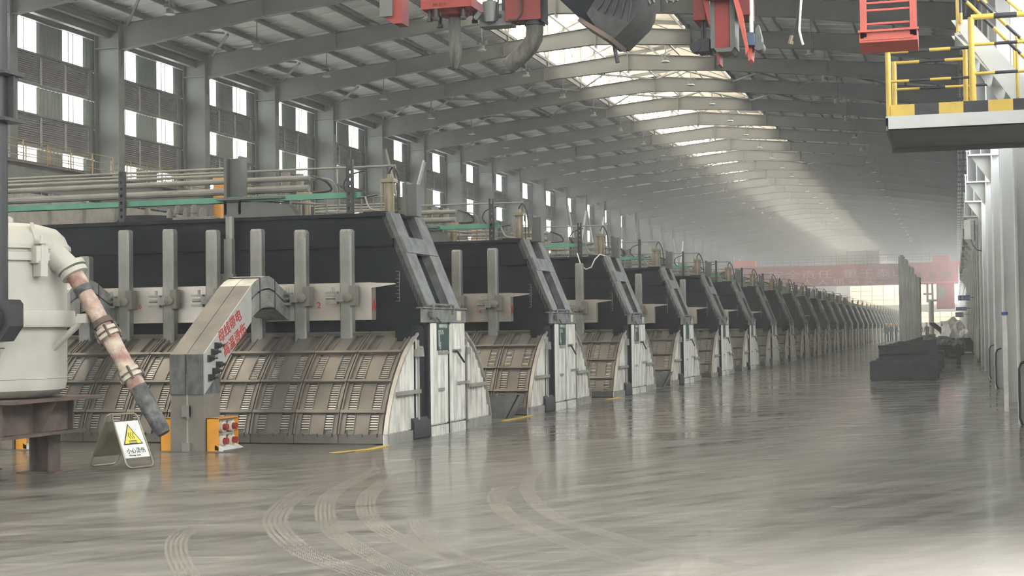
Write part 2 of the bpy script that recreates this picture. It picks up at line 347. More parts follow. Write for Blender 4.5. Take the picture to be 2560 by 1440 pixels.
# ----- left wall
wl = struct('wall_left', 'tall left wall of grey corrugated sheet with daylight panels and louvres')
def cladding(x0, y0, y1, z0, z1, sgn=1, pitch=.22):
    mb = MB(); n = max(2, int((y1 - y0) / pitch * 2)); d = (y1 - y0) / n; vs = []
    for i in range(n + 1):
        x = x0 + (.06 * sgn if i % 2 else 0); vs += [(x, y0 + i * d, z0), (x, y0 + i * d, z1)]
    mb.add(vs, [(2 * i, 2 * i + 2, 2 * i + 3, 2 * i + 1) for i in range(n)]); return mb
ROWS = [(11.15, 12.25, 'w'), (10.08, 11.07, 'l'), (9.06, 10.0, 'w'), (7.95, 8.98, 'l'), (6.6, 7.87, 'w'), (4.6, 6.5, 'l'), (3.2, 4.5, 'w')]
def bay_meshes():
    cl = MB(); pn = []; lv = []; gi = []
    c0 = cladding(XL - .02, 0, BAY, 0, 3.1); cl.add(c0.v, c0.f)
    segs = [(1.7, 3.0, 'p'), (3.0, 4.6, 'c'), (4.6, 5.9, 'p'), (5.9, 6.6, 'c')]
    for z0, z1, t in ROWS:
        if t == 'w':
            for a, b, k in segs:
                if k == 'p': pn.append((a, b, z0, z1))
                else: c0 = cladding(XL - .02, a, b, z0, z1); cl.add(c0.v, c0.f)
            for a, b in ((0, 1.7),): c0 = cladding(XL - .02, a, b, z0, z1); cl.add(c0.v, c0.f)
        else:
            for a, b in ((1.75, 3.2), (3.24, 4.7), (4.74, 6.2)): lv.append((a, b, z0, z1))
            cl.box(XL - .1, XL + .05, 6.22, 6.42, z0, z1)
            for a, b in ((0, 1.7), (6.42, 6.6)): c0 = cladding(XL - .02, a, b, z0, z1); cl.add(c0.v, c0.f)
    cl.box(XL - .1, XL - .05, 0, BAY, 12.25, 13.1)
    for z0, z1, t in ROWS: gi.append(z1 + .04)
    gi.append(3.14)
    return cl, pn, lv, gi
cl, pn, lv, gi = bay_meshes()
me_cl = cl.mesh('cladding', M_clad)
def pane_mesh(a, b, z0, z1): return MB().box(XL - .08, XL - .05, a, b, z0, z1).mesh('window_pane', M_pane, False)
me_pn = [pane_mesh(*p) for p in pn]
def louv(a, b, z0, z1):
    mb = MB(); mb.box(XL - .1, XL - .09, a, b, z0, z1)
    for y in (a, b - .04): mb.box(XL - .08, XL + .03, y, y + .04, z0, z1)
    for z in (z0, z1 - .03): mb.box(XL - .08, XL + .03, a, b, z, z + .03)
    n = int((z1 - z0) / .075)
    for i in range(n):
        z = z0 + .04 + i * (z1 - z0 - .06) / n
        mb.prism([(XL - .07, z + .06), (XL - .06, z + .065), (XL + .02, z + .005), (XL + .01, z)], 'y', a + .04, b - .04)
    return mb.mesh('louvre_panel', M_louv)
me_lv = [louv(*p) for p in lv]
me_gi = []
gm = MB()
for z0, z1, t_ in ROWS:
    if t_ == 'w':
        for yy in (2.25, 4.95, 5.25): gm.box(XL - .04, XL - .01, yy, yy + .035, z0, z1)
for z in gi: gm.box(XL - .02, XL + .12, 0, BAY, z - .035, z + .035)
me_gi = gm.mesh('girt', M_steel)
far_cl = MB(); far_pn = MB(); far_lv = MB(); far_gi = MB()
for k in range(-11, 54):
    y = YB(k)
    if k < -2: # out of the picture: plain sheet with its daylight panels
        link('cladding', me_cl, wl, (0, y, 0)); 
        for me in me_pn: link('window_pane', me, wl, (0, y, 0))
        for me in me_lv[:0]: pass
        b = MB()
        for a, b2, z0, z1 in lv: b.box(XL - .1, XL - .05, a - .05, b2 + .05, z0, z1)
        far_lv.add([(v[0], v[1] + y, v[2]) for v in b.v], b.f)
        continue
    if k < 12:
        link('cladding', me_cl, wl, (0, y, 0)); link('girt', me_gi, wl, (0, y, 0))['kind'] = 'stuff'
        for me in me_pn: link('window_pane', me, wl, (0, y, 0))
        for me in me_lv: link('louvre_panel', me, wl, (0, y, 0))
    else:
        o = link('cladding', me_cl, wl, (0, y, 0)); o['kind'] = 'stuff'
        for a, b2, z0, z1 in pn: far_pn.box(XL - .08, XL - .05, a + y, b2 + y, z0, z1)
        for a, b2, z0, z1 in lv: far_lv.box(XL - .08, XL - .02, a + y, b2 + y, z0, z1)
        far_gi.add([(v.co.x, v.co.y + y, v.co.z) for v in me_gi.vertices], [tuple(p.vertices) for p in me_gi.polygons])
obj('window_pane', far_pn, M_pane, wl, True); obj('louvre_panel', far_lv, M_louv, wl, True); obj('girt', far_gi, M_steel, wl, True)
# ----- columns left
def hcol(x0, x1, z1, fl=.42, flip=False):
    mb = MB()
    mb.box(x1 - .03, x1, -fl / 2, fl / 2, 0, z1); mb.box(x0, x0 + .03, -fl / 2, fl / 2, 0, z1)
    mb.box(x0 + .03, x1 - .03, -.015, .015, 0, z1)
    return mb
cb = hcol(-29.95, -28.95, 12.7)
cb.box(-29.95, -28.95, -.21, .21, 11.9, 11.93); cb.box(-29.0, -28.9, -.03, .03, 11.2, 12.9)
me_col = cb.mesh('column', M_steel)
for i, k in enumerate(range(-1, 53)):
    o = link('column', me_col, None, (0, YB(k), 0)); tag(o, f'grey steel H column along the left wall, {nth(i + 1)} from the near end', None, 'left wall columns', 'structure')
# ----- roof beams
def half_beam(sg):
    mb = MB(); x0 = XC; x1 = XC + sg * 14.65
    def ring(x, d): z = ztop(x); return z, z - d
    xs = [(x0, .74), (XC + sg * 4.0, .62), (XC + sg * 9, .66), (x1, .95)]
    for (xa, da), (xb, db) in zip(xs, xs[1:]):
        za, zb = ztop(xa), ztop(xb)
        mb.prism([(xa, za), (xb, zb), (xb, zb - db), (xa, za - da)], 'y', -.008, .008)
        mb.prism([(xa, za), (xb, zb), (xb, zb - .02), (xa, za - .02)], 'y', -.14, .14)
        mb.prism([(xa, za - da + .02), (xb, zb - db + .02), (xb, zb - db), (xa, za - da)], 'y', -.14, .14)
        mb.box(xb - .012, xb + .012, -.14, .14, zb - db, zb)
    return mb
me_hb = {s: half_beam(s).mesh('rafter', M_beam) for s in (-1, 1)}
me_ps = MB().box(XC - .015, XC + .015, -.2, .2, 13.3, 14.2).box(XC - .2, XC + .2, -.06, .06, 13.42, 13.45).mesh('ridge_plate', M_beam)
kb = MB()
for x in (-26.5, -23.4, -20.3, -12, -7.5, -4.5, -1.5):
    for s in (1,): kb.bar((x, 0, ztop(x) - .62), (x + .1, s * .75, ztop(x) + .06), .05, .05)
me_kb = kb.mesh('knee_brace', M_beam)
for i, k in enumerate(range(-2, 53)):
    r = thing('roof_beam', f'grey cranked steel roof beam spanning the hall, {nth(i + 1)} from the near end', None, (0, YB(k), 0), 'roof beams', 'structure')
    for s in (-1, 1): link('rafter', me_hb[s], r)
    link('ridge_plate', me_ps, r)
    if k < 16: link('knee_brace', me_kb, r)['kind'] = 'stuff'
# ----- roof
ce = struct('ceiling', 'pale corrugated roof sheets on grey purlins with a raised ridge monitor')
MX0, MX1 = -18.2, -10.4
def slab(xa, xb, dz, t, y0=Y0, y1=Y1):
    za, zb = ztop(xa) + dz, ztop(xb) + dz
    return MB().prism([(xa, za), (xb, zb), (xb, zb + t), (xa, za + t)], 'y', y0, y1)
def ribsheet(xa, xb, dz):
    mb = MB(); vs = []; n = int((Y1 - 20) / 0.6); 
    mb2 = slab(xa, xb, dz, .05); return mb2
obj('roof_sheet', ribsheet(XL - .2, MX0, .22), M_roof, ce); obj('roof_sheet', ribsheet(MX1, XR + .2, .22), M_roof, ce)
rj = MB()
for i in range(int((330 - 30) / .9)):
    y = 36 + i * .9
    for xa, xb in ((XL, MX0), (MX1, XR)):
        rj.prism([(xa, ztop(xa) + .19), (xb, ztop(xb) + .19), (xb, ztop(xb) + .225), (xa, ztop(xa) + .225)], 'y', y, y + .05)
obj('sheet_seam', rj, M_roof, ce, True)
x = XL + 1.1
px = [-29.2, -28.0, -26.5, -25.0, -23.5, -22, -20.5, -19.2, MX0, -9.4, -8.1, -6.6, -5.1, -3.6, -2.1, -.6, .7, MX1]
for x in px:
    z = ztop(x) + .02
    mb = MB().box(x - .012, x + .012, Y0, Y1, z, z + .2).box(x - .012, x + .07, Y0, Y1, z, z + .012).box(x - .07, x + .012, Y0, Y1, z + .188, z + .2)
    obj('purlin', mb, M_beam, ce)
# eave girders above the windows
for x0, z0, z1 in ((-29.6, 12.3, 12.62), (-29.25, 12.55, 12.8)):
    obj('eave_girder', MB().box(x0, x0 + .2, 30, Y1, z0, z0 + .03).box(x0, x0 + .2, 30, Y1, z1, z1 + .03).box(x0 + .09, x0 + .11, 30, Y1, z0, z1), M_beam, ce)
# roof bracing
br = MB()
for k in range(-2, 30):
    y = YB(k); z = 12.75
    br.tube([(-28.7, y, z), (-26.5, y - 3.0, ztop(-26.5) - .1)], .055, 6); br.tube([(-28.7, y, z), (-26.5, y + 3.3, ztop(-26.5) - .1)], .04, 6)
    if k % 6 in (3, 4):
        for sx in (-1, 1):
            for a, b in ((-26.5, -21.5), (-21.5, -18.2), (-18.2, -14.3)):
                xa, xb = (a, b) if sx < 0 else (2 * XC - a, 2 * XC - b)
                br.tube([(xa, y, ztop(xa) - .12), (xb, y + BAY, ztop(xb) - .12)], .05, 6); br.tube([(xb, y, ztop(xb) - .12), (xa, y + BAY, ztop(xa) - .12)], .05, 6)
for xx in (-21.5, -14.3, -11.9, -7.1):
    br.tube([(xx, 30, ztop(xx) + .05), (xx, 300, ztop(xx) + .05)], .045, 6)
obj('roof_brace', br, M_beam, ce, True)
# monitor
mh = 2.3
for x, sx in ((MX0, -1), (MX1, 1)):
    zb = ztop(x) + .25
    for i in range(16):
        ya, yb = 35.7 + i * 13.2, 35.7 + (i + 1) * 13.2
        obj('monitor_pane', MB().box(x + sx * .12, x + sx * .15, ya + .05, yb - .05, zb + .1, zb + mh), M_mon, ce)
    obj('monitor_pane', MB().box(x + sx * .12, x + sx * .15, 246.9, Y1, zb + .1, zb + mh), M_mon, ce)
    obj('monitor_pane', MB().box(x + sx * .12, x + sx * .15, Y0, 35.7, zb + .1, zb + mh), M_mon, ce)
    mb = MB()
    for k in range(-2, 40):
        y = YB(k)
        mb.box(x - .09, x + .09, y - .06, y + .06, ztop(x) - .1, zb + mh)
        mb.bar((x, y, zb + .1), (x, y + 3.3, zb + mh - .1), .05, .05); mb.bar((x, y + 6.6, zb + .1), (x, y + 3.3, zb + mh - .1), .05, .05)
        mb.bar((x, y, zb + mh - .1), (x, y + 3.3, zb + .1), .04, .04); mb.bar((x, y + 6.6, zb + mh - .1), (x, y + 3.3, zb + .1), .04, .04)
        mb.box(x - .05, x + .05, y + 3.25, y + 3.35, zb, zb + mh)
    mb.box(x - .1, x + .1, 30, 320, zb, zb + .12); mb.box(x - .08, x + .08, 30, 320, zb + mh - .1, zb + mh)
    obj('monitor_frame', mb, M_beam, ce, True)
zr = ztop(MX0) + .25 + mh
for sx in (-1, 1):
    xe = XC + sx * 4.6
    obj('monitor_roof', MB().prism([(XC, zr + .75), (xe, zr + .25), (xe, zr + .32), (XC, zr + .82)], 'y', Y0, Y1), M_beige, ce)
mb = MB()
for k in range(-2, 36):
    y = YB(k)
    for sx in (-1, 1):
        mb.bar((XC, y, zr + .6), (XC + sx * 4, y, zr + .15), .12, .2)
        mb.bar((XC + sx * 1.5, y, zr + .5), (XC + sx * 3, y + 3.3, zr + .35), .05, .05); mb.bar((XC + sx * 3, y + 3.3, zr + .35), (XC + sx * 1.5, y + 6.6, zr + .5), .05, .05)
        mb.bar((XC + sx * 3.9, y, zr - 1.2), (XC, y + 0, zr + .5), .05, .05)
for xx in (-17, -15.6, -13, -11.6): mb.box(xx - .03, xx + .03, 30, 290, zr + .3, zr + .42)
obj('monitor_rafter', mb, M_beam, ce, True)
# ----- right wall
wr = struct('wall_right', 'pale grey right wall with daylight panels, most added unseen for light')
mb = cladding(XR, 12, 320, 0, 5.0, -1, .4); obj('cladding', mb, M_wsteel, wr); mb = cladding(XR, 12, 320, 7.4, 8.6, -1, .4); obj('cladding', mb, M_wsteel, wr); mb = cladding(XR, 12, 320, 10.4, 13, -1, .4); obj('cladding', mb, M_wsteel, wr)
obj('cladding', MB().box(XR, XR + .03, 320, Y1, 0, 13), M_wsteel, wr); obj('cladding', MB().box(XR, XR + .03, Y0, 6.4, 0, 5.0).box(XR, XR + .03, 9.6, 12, 0, 5.0).box(XR, XR + .03, 6.4, 9.6, 2.9, 5.0).box(XR, XR + .03, Y0, 12, 7.4, 8.6), M_wsteel, wr)
obj('cladding', MB().box(XR, XR + .03, Y0, 12, 10.4, 13), M_wsteel, wr)
for i in range(50):
    if i < 6 or i > 22: obj('window_pane', MB().box(XR + .02, XR + .05, -20.4 + i * 6.6, -14.2 + i * 6.6, 8.6, 10.4), M_pane, wr)  # upper panes, near and far, are unseen and added to light the hall
    if i < 6 or i in (10, 11) or i > 22: obj('window_pane', MB().box(XR + .02, XR + .05, -20.4 + i * 6.6, -14.2 + i * 6.6, 5.0, 7.4), M_pane, wr)  # lower row: near and far panes added for light, only the middle pair seen
obj('cladding', cladding(XR, 52, 131, 5.0, 7.4, -1, .4), M_wsteel, wr); obj('cladding', cladding(XR, 19.2, 131, 8.6, 10.4, -1, .4), M_wsteel, wr); obj('mullion', (lambda b: [b, [b.box(XR - .03, XR + .03, 12 + i * 1.65, 12.1 + i * 1.65, 5, 7.4) for i in range(24)]][0])(MB()), M_wsteel, wr, True)
def rcol():
    mb = MB()
    mb.box(.82, .85, -.2, .2, 0, 12.7); mb.box(.85, 1.6, -.015, .015, 0, 12.7); mb.box(1.6, 1.63, -.2, .2, 0, 12.7)
    return mb
me_rc = rcol().mesh('column_stem', M_wsteel)
ub = MB()                                                    # built-up upper bracket section
ub.box(.36, .39, -.2, .2, 5.22, 6.05); ub.box(.39, .82, .16, .18, 5.22, 6.05); ub.box(.60, .62, -.18, .16, 5.22, 6.05)
ub.box(.34, 1.0, -.22, .2, 5.2, 5.24); ub.box(.34, .86, -.22, .2, 6.03, 6.06)
ub.prism([(.82, 4.6), (.4, 5.2), (.82, 5.2)], 'y', -.012, .012)
me_ub = ub.mesh('column_bracket', M_wsteel)
for i, k in enumerate(range(-5, 53)):
    r = thing('column', f'pale grey steel column along the right wall, {nth(i + 1)} from the near end', None, (0, YB(k), 0), 'right wall columns', 'structure')
    link('column_stem', me_rc, r)
    if k > -4: link('column_bracket', me_ub, r)
# closure of the ends
we = struct('wall_far', 'end wall far away with rows of glowing yellowish daylight panels')
obj('cladding', MB().box(XL, XR, Y1, Y1 + .2, 12.2, 17.5).box(XL, XR, Y1, Y1 + .2, 5.2, 7.2).box(XL, XR, Y1, Y1 + .2, 0, 2.6), M_beige, we)
obj('cladding', MB().box(XL, -26.2, Y1 - .1, Y1 + .1, 2.6, 12.2), M_beige, we)
for r_, (z0, z1) in enumerate(((7.2, 12.2), (2.6, 5.2))):
    for i in range(10):
        x0 = -26.2 + i * 2.8
        obj('window_pane', MB().box(x0 + .1, x0 + 2.7, Y1 + .1, Y1 + .14, z0, z1), M_end, we)
mb = MB()
for i in range(11): mb.box(-26.3 + i * 2.8, -26.1 + i * 2.8, Y1, Y1 + .2, 2.6, 12.2)
for z in (3.9, 8.4, 9.6, 10.8): mb.box(-26.2, XR, Y1, Y1 + .15, z, z + .12)
obj('window_bar', mb, M_beige, we, True)
wn = struct('wall_near', 'end wall behind the viewer with a wide open gateway',
            MB().box(XL, -24, Y0 - .1, Y0, 0, 5.5).box(-4, XR, Y0 - .1, Y0, 0, 5.5).box(XL, XR, Y0 - .1, Y0, 5.5, 17.5), M_clad)
struct('ground', 'bare concrete ground outside the gateway', MB().box(-80, 60, -90, Y0, -.3, -.02).box(XR + .3, 60, Y0, 60, -.3, -.02), mat('outdoor_concrete', (.35, .34, .32), .8))

# ----- crane runway on the left with its walkway rails
rg = thing('crane_runway', 'grey crane runway girder along the left wall under the windows', 'crane rail')
obj('girder', MB().box(-28.6, -28.2, 34, Y1, 6.15, 6.18).box(-28.41, -28.39, 34, Y1, 6.18, 6.95).box(-28.62, -28.18, 34, Y1, 6.95, 6.98), M_steel, rg)
obj('running_rail', MB().box(-28.44, -28.36, 34, Y1, 6.98, 7.08), M_brown, rg)
obj('walkway', MB().box(-29.4, -28.6, 34, Y1, 6.93, 6.96), M_pipe, rg)
for n_, (ya, yb) in enumerate(((40.5, 47.2), (48.4, 54.0), (55.6, 60.5))):
    rl = thing('guard_railing', ['yellow railing on the left runway in the nearest bay', 'yellow railing on the left runway in the second bay', 'yellow railing on the left runway in the third bay'][n_], 'railing', (0, 0, 0), 'railings on the left runway')
    n = 6
    for i in range(n):
        y = ya + (yb - ya) * i / (n - 1)
        obj('post', MB().tube([(-28.3, y, 6.96), (-28.3, y, 7.7)], .022, 6), M_yel3, rl)
        obj('post', MB().tube([(-29.1, y, 6.96), (-29.1, y, 7.75)], .022, 6), M_yel3, rl)
    for z in (7.2, 7.45, 7.7):
        for xx in (-28.3, -29.1): obj('rail', MB().tube([(xx, ya, z), (xx, yb, z)], .016, 6), M_yel3, rl)
# machine-hall clutter under the runway: grey ducts and dark drum
dr = thing('extraction_tank', 'dark round tank standing by the left wall under the runway', 'tank', (-26.5, 46.5, 0))
obj('shell', MB().lathe([(1.1, 0), (1.1, 5.3), (.95, 5.5)], n=24), M_black, dr); obj('hoop', MB().lathe([(1.16, 4.6), (1.16, 4.8)], n=24), M_steel, dr)
for i, (y, x) in enumerate(((52.5, -26.8), (58, -26.9))):
    d2 = thing('extraction_tank', ['dark round tank by the left wall, second from the near end', 'dark round tank by the left wall, third from the near end'][i], 'tank', (x, y, 0)); 
    obj('shell', MB().lathe([(.9, 0), (.9, 4.6), (.8, 4.8)], n=24), M_black, d2); obj('hoop', MB().lathe([(.95, 3.6), (.95, 3.8)], n=24), M_steel, d2)
lw = thing('low_partition', 'beige panelled partition with ribs in front of the left wall', 'partition', (-27.6, 40, 0))
obj('panel', MB().box(0, .08, 0, 26, 0, 5.9), M_beige if False else mat('dull_beige_panel', (.30, .29, .26), .7), lw)
for i in range(14): obj('rib', MB().box(.08, .22, i * 2, i * 2 + .15, 0, 5.95), M_pipe, lw)
for i, (y, lb) in enumerate(((53.6, 'yellow lagged pipe riser beside the third left column'), (86.6, 'yellow lagged pipe riser further along the left wall'))):
    o = obj('lagged_pipe', MB().tube([(-27.4, y, 0), (-27.4, y, 7.6)], .3, 12), M_yel); tag(o, lb, 'pipe')
# X braces between left columns
for i, k in enumerate((4, 10, 11, 17, 24)):
    t = thing('cross_brace', f'crossed pale steel braces between left columns, {nth(i + 1)} set from the near end', 'brace', (0, YB(k), 0), 'left wall cross braces')
    for a, b in (((-28.95, .2, 11.2), (-28.95, 3.3, 7.0)), ((-28.95, 6.4, 11.2), (-28.95, 3.3, 7.0))):
        obj('brace_bar', MB().bar(a, b, .26, .1, (1, 0, 0)), M_wsteel, t)

# ----- overhead conductor rails on the right
cr_ = thing('conductor_rails', 'five dark power rails running under the right eave', 'power rail')
for i in range(5):
    obj('rail', MB().box(.24 + i * .12, .305 + i * .12, 20, 330, 10.30, 10.45), M_blk, cr_)
mb = MB()
for i in range(75): mb.box(.22, .8, 20 + i * 3.3, 20.06 + i * 3.3, 10.42, 10.5)
obj('tie', mb, M_blk, cr_, True)
rr = thing('crane_runway', 'grey crane runway girder along the right wall', 'crane rail')
obj('girder', MB().box(.98, 1.32, 20, Y1, 8.0, 8.03).box(1.13, 1.17, 20, Y1, 8.03, 8.9).box(.98, 1.32, 20, Y1, 8.9, 8.93), M_wsteel, rr)
obj('running_rail', MB().box(1.11, 1.19, 20, Y1, 8.93, 9.03), M_brown, rr)

# ----- hanging lamps
lm = MB().lathe([(.07, .05), (.12, 0), (.12, .14), (.07, .16)], n=10)
me_l1 = lm.mesh('housing', M_steel); me_l2 = MB().lathe([(.19, -.05), (.18, -.03), (.09, .04), (.05, .05)], n=16).mesh('reflector', M_lamp)
me_l3 = MB().bar((-.22, 0, .3), (.22, 0, .3), .03, .03).box(-.2, -.12, -.04, .04, .2, .3).box(.12, .2, -.04, .04, .2, .3).mesh('ballast', M_steel)
for r_, (x, ks, nm, dz) in enumerate(((-25.0, range(-1, 18), 'outermost left row', 1.0), (MX0, range(0, 18), 'row left of the ridge', 1.0), (-11.9, range(2, 20), 'row right of the ridge', .9), (-5.1, range(1, 22), 'outermost right row', 1.5))):
    me_st = MB().tube([(0, 0, .12), (0, 0, dz + .02)], .02, 6).mesh('stem', M_steel)
    for i, k in enumerate(ks):
        t = thing('pendant_lamp', f'pale bell-shaped high-bay lamp, {nth(i + 1)} lamp of the {nm}', 'lamp', (x, YB(k) + 3.0, ztop(x) + .05 - dz), nm.replace('row', 'lamp row'))
        link('housing', me_l1, t); link('stem', me_st, t); link('reflector', me_l2, t); link('ballast', me_l3, t)

# ---------------------------------------------------------------- the pots
YP = 19.92; XF = -6.8
ARC = [(-2.2, .0), (-2.2, .13), (-2.10, .387), (-1.87, .753), (-1.545, 1.078), (-1.357, 1.21), (-1.02, 1.385)]
def arc_dense():
    P = ARC[1:]; out = []
    pts = [Vector(p) for p in P]
    for i in range(len(pts) - 1):
        p0, p1, p2, p3 = pts[max(i - 1, 0)], pts[i], pts[i + 1], pts[min(i + 2, len(pts) - 1)]
        for t in range(3):
            t /= 3; out.append(.5 * ((2 * p1) + (p2 - p0) * t + (2 * p0 - 5 * p1 + 4 * p2 - p3) * t * t + (3 * p1 - p0 - 3 * p2 + p3) * t ** 3))
    out.append(pts[-1]); return out
AD = arc_dense()
LEN = [0]
for a, b in zip(AD, AD[1:]): LEN.append(LEN[-1] + (b - a).length)
def at(s):                                   # point and outward normal at arc length s
    for i in range(len(AD) - 1):
        if s <= LEN[i + 1] or i == len(AD) - 2:
            t = (s - LEN[i]) / (LEN[i + 1] - LEN[i]); d = (AD[i + 1] - AD[i]).normalized()
            return AD[i].lerp(AD[i + 1], t), Vector((-d.y, d.x))
def strip(mb, x0, x1, off, th, s0=0, s1=None, sg=1, n=12):
    s1 = LEN[-1] if s1 is None else s1; poly = []
    for i in range(n + 1):
        p, nn = at(s0 + (s1 - s0) * i / n); q = p + nn * off; poly.append((q.x, q.y))
    for i in range(n, -1, -1):
        p, nn = at(s0 + (s1 - s0) * i / n); q = p + nn * (off - th); poly.append((q.x, q.y))
    k = len(poly); h = n + 1
    vs = [(x0, sg * a, b) for a, b in poly] + [(x1, sg * a, b) for a, b in poly]
    fs = [(i, i + 1, k + i + 1, k + i) for i in range(k - 1)] + [(k - 1, 0, k, 2 * k - 1)]
    for e in (0, k): fs += [(e + i, e + i + 1, e + k - 2 - i, e + k - 1 - i) for i in range(n)]
    mb.add(vs, fs)
def s_of_z(z):
    for i in range(len(AD) - 1):
        if AD[i].y <= z <= AD[i + 1].y: return LEN[i] + (z - AD[i].y) / (AD[i + 1].y - AD[i].y) * (LEN[i + 1] - LEN[i])
RIBS = [s_of_z(z) for z in (.40, .77, 1.13)]
CW = .605
def hood_cover(sg):
    mb = MB()
    strip(mb, -.60, -.005, -.03, .012, sg=sg)
    for a, b in ((-.60, -.53), (-.40, -.205), (-.08, -.005)): strip(mb, a, b, 0, .025, sg=sg)
    for a in (-.60, -.03): strip(mb, a, a + .018, .028, .05, sg=sg)
    for a in (-.405, -.21, -.53, -.085): strip(mb, a, a + .012, .012, .04, sg=sg)
    for s in RIBS + [LEN[-1] - .03]: strip(mb, -.60, -.005, .045, .05, s - .018, s + .018, sg=sg, n=1)
    # skirt with bolts
    mb.box(-.60, -.005, min(sg * -2.2, sg * -2.17), max(sg * -2.2, sg * -2.17), .02, .13)
    for x in (-.5, -.3, -.1): mb.box(x - .025, x + .025, min(sg * -2.235, sg * -2.2), max(sg * -2.235, sg * -2.2), .10, .145)
    for x in (-.45, -.15): mb.box(x - .008, x + .008, min(sg * -2.207, sg * -2.2), max(sg * -2.207, sg * -2.2), .06, .076)
    lv = MB()
    B = [0.02] + RIBS
    for j in range(3):
        s = B[j] + .05
        while s < B[j + 1] - .045:
            for a, b in ((-.525, -.405), (-.2, -.085)): strip(lv, a, b, -.008, .02, s, s + .014, sg=sg, n=1)
            s += .034
    return mb.mesh('hood_cover', M_alu), lv.mesh('louvre', M_alu2)
HC = {1: hood_cover(1), -1: hood_cover(-1)}
def end_hood(sg):                       # the end of the side hood, facing the aisle
    ys = [(-2.2, .0)] + [(p.x, p.y) for p in AD] + [(-1.02, 0)]
    mb = MB(); mb.prism([(sg * a, b) for a, b in ys], 'x', -.06, -.045)
    y = -2.12
    while y < -1.06:
        zt = None
        for i in range(len(AD) - 1):
            if AD[i].x <= y <= AD[i + 1].x: zt = AD[i].y + (y - AD[i].x) / (AD[i + 1].x - AD[i].x) * (AD[i + 1].y - AD[i].y)
        if zt: mb.prism([(sg * y, .14), (sg * (y + .02), .14), (sg * (y + .045), .14), (sg * (y + .045), zt - .04), (sg * y, zt - .06)], 'x', -.045, -.022)
        y += .13
    rim = MB(); strip(rim, -.055, .0, .012, .03, sg=sg); rim.box(-.05, .0, min(sg * -2.2, sg * -1.0), max(sg * -2.2, sg * -1.0), 0, .13)
    rim.box(-.05, .0, min(sg * -1.05, sg * -1.0), max(sg * -1.05, sg * -1.0), .1, 1.3)
    for i in range(7): rim.box(-.0, .006, sg * (-2.1 + i * .16) - .01, sg * (-2.1 + i * .16) + .01, .06, .08)
    hd = MB().box(-.02, .03, min(sg * -1.85, sg * -1.02), max(sg * -1.85, sg * -1.02), .6, .65)
    la = MB().box(-.03, .03, min(sg * -1.12, sg * -.95), max(sg * -1.12, sg * -.95), 1.08, 1.18).tube([(0, sg * -1.0, 1.2), (0, sg * -.9, 1.2), (0, sg * -.86, 1.08)], .02, 6)
    return [('end_panel', mb, M_white), ('panel_rim', rim, M_alu2), ('handle', hd, M_alu2), ('latch', la, M_alu2)]
EH = {s: [(n, b.mesh(n, m_)) for n, b, m_ in end_hood(s)] for s in (1, -1)}
def door_panel(y0, y1):
    mb = MB().box(-.03, 0, y0, y1, .14, 1.53); n = int((y1 - y0) / .125); d = (y1 - y0) / n
    for i in range(n): mb.prism([(0, y0 + i * d + .01), (.034, y0 + i * d + .035), (.034, y0 + i * d + d - .04), (0, y0 + i * d + d - .015)], 'z', .16, 1.52)
    mb.box(-.03, .025, y0, y1, .0, .13)
    for i in range(4): mb.box(.025, .03, y0 + .08 + i * .13, y0 + .1 + i * .13, .06, .08)
    return mb
ZT = 3.0
PX = -13.6
def side_sheet(y, sg):
    return MB().prism([(PX, ZT), (-.56, ZT), (-.02, 1.72), (-.02, 1.45), (-.35, 1.2), (-.35, .9), (PX, .9)], 'y', y, y + .02 * sg)
def clamp_mesh():                        # C clamp that grips a rod against the beam
    a = MB().box(-.27, -.10, -.12, -.04, -.03, -.005).box(-.27, -.10, -.12, -.04, -.17, -.14).box(-.12, .0, -.13, -.02, -.14, -.03).tube([(-.27, -.08, -.085), (-.06, -.08, -.085)], .022, 8).tube([(-.17, -.08, -.0), (-.17, -.08, .06)], .02, 8)
    b = MB().box(.06, .155, -.11, .02, -.19, .07)
    c = MB().lathe([(.065, 0), (.065, .06), (.03, .08)], n=12); R = Matrix.Rotation(PI / 2, 3, 'X'); c.v = [tuple(R @ Vector(v) + Vector((.06, -.10, -.08))) for v in c.v]
    return a.mesh('clamp_jaw', M_rod), b.mesh('clamp_plate', M_bus), c.mesh('clamp_knob', M_bus)
CLM = clamp_mesh()
def rod_mesh(h):
    r = .085; mb = MB(); c = .02
    oct_ = [(-r + c, -.065), (r - c, -.065), (r, -.065 + c), (r, .065), (-r, .065), (-r, -.065 + c)]
    mb.prism(oct_, 'z', 1.0, h - .03)
    o2 = [(x * .85, y * .85) for x, y in oct_]; n = 6
    mb.add([(x, y, h - .03) for x, y in oct_] + [(x, y, h) for x, y in o2], [tuple(range(n, 2 * n))] + [(i, (i + 1) % n, n + (i + 1) % n, n + i) for i in range(n)])
    return mb
def make_pot(idx):
    full = idx < 3; mid = idx < 9
    nc = {0: 14, 1: 5, 2: 3}.get(idx, 2 if mid else 1)
    t = thing('electrolysis_pot', POTL(idx), 'smelting pot', (XF, YP + BAY * idx, 0), 'row of smelting pots')
    return t
def POTL(i):
    return ('nearest black smelting pot, with full row of hooded covers and two busbar risers' if i == 0 else
            f'black smelting pot with silver end hoods, {nth(i + 1)} in the row from the near end')
def P(name, mb, m_): return (name, mb.mesh(name, m_))
SH = {}
SH['side'] = [P('side_sheet', side_sheet(-.72, -1), M_black), P('side_sheet', side_sheet(.72, 1), M_black)]
SH['band'] = P('stiffening_band', MB().box(PX, -.44, -.78, -.74, 2.56, 2.67).box(PX, -.44, -.80, -.78, 2.57, 2.58), M_black)
SH['top'] = P('top_plate', MB().box(PX, -.55, -.78, .78, ZT, ZT + .02).box(PX, -.56, -.80, -.78, ZT - .03, ZT + .02).box(-.9, -.58, -.7, .7, ZT + .02, ZT + .05), M_black)
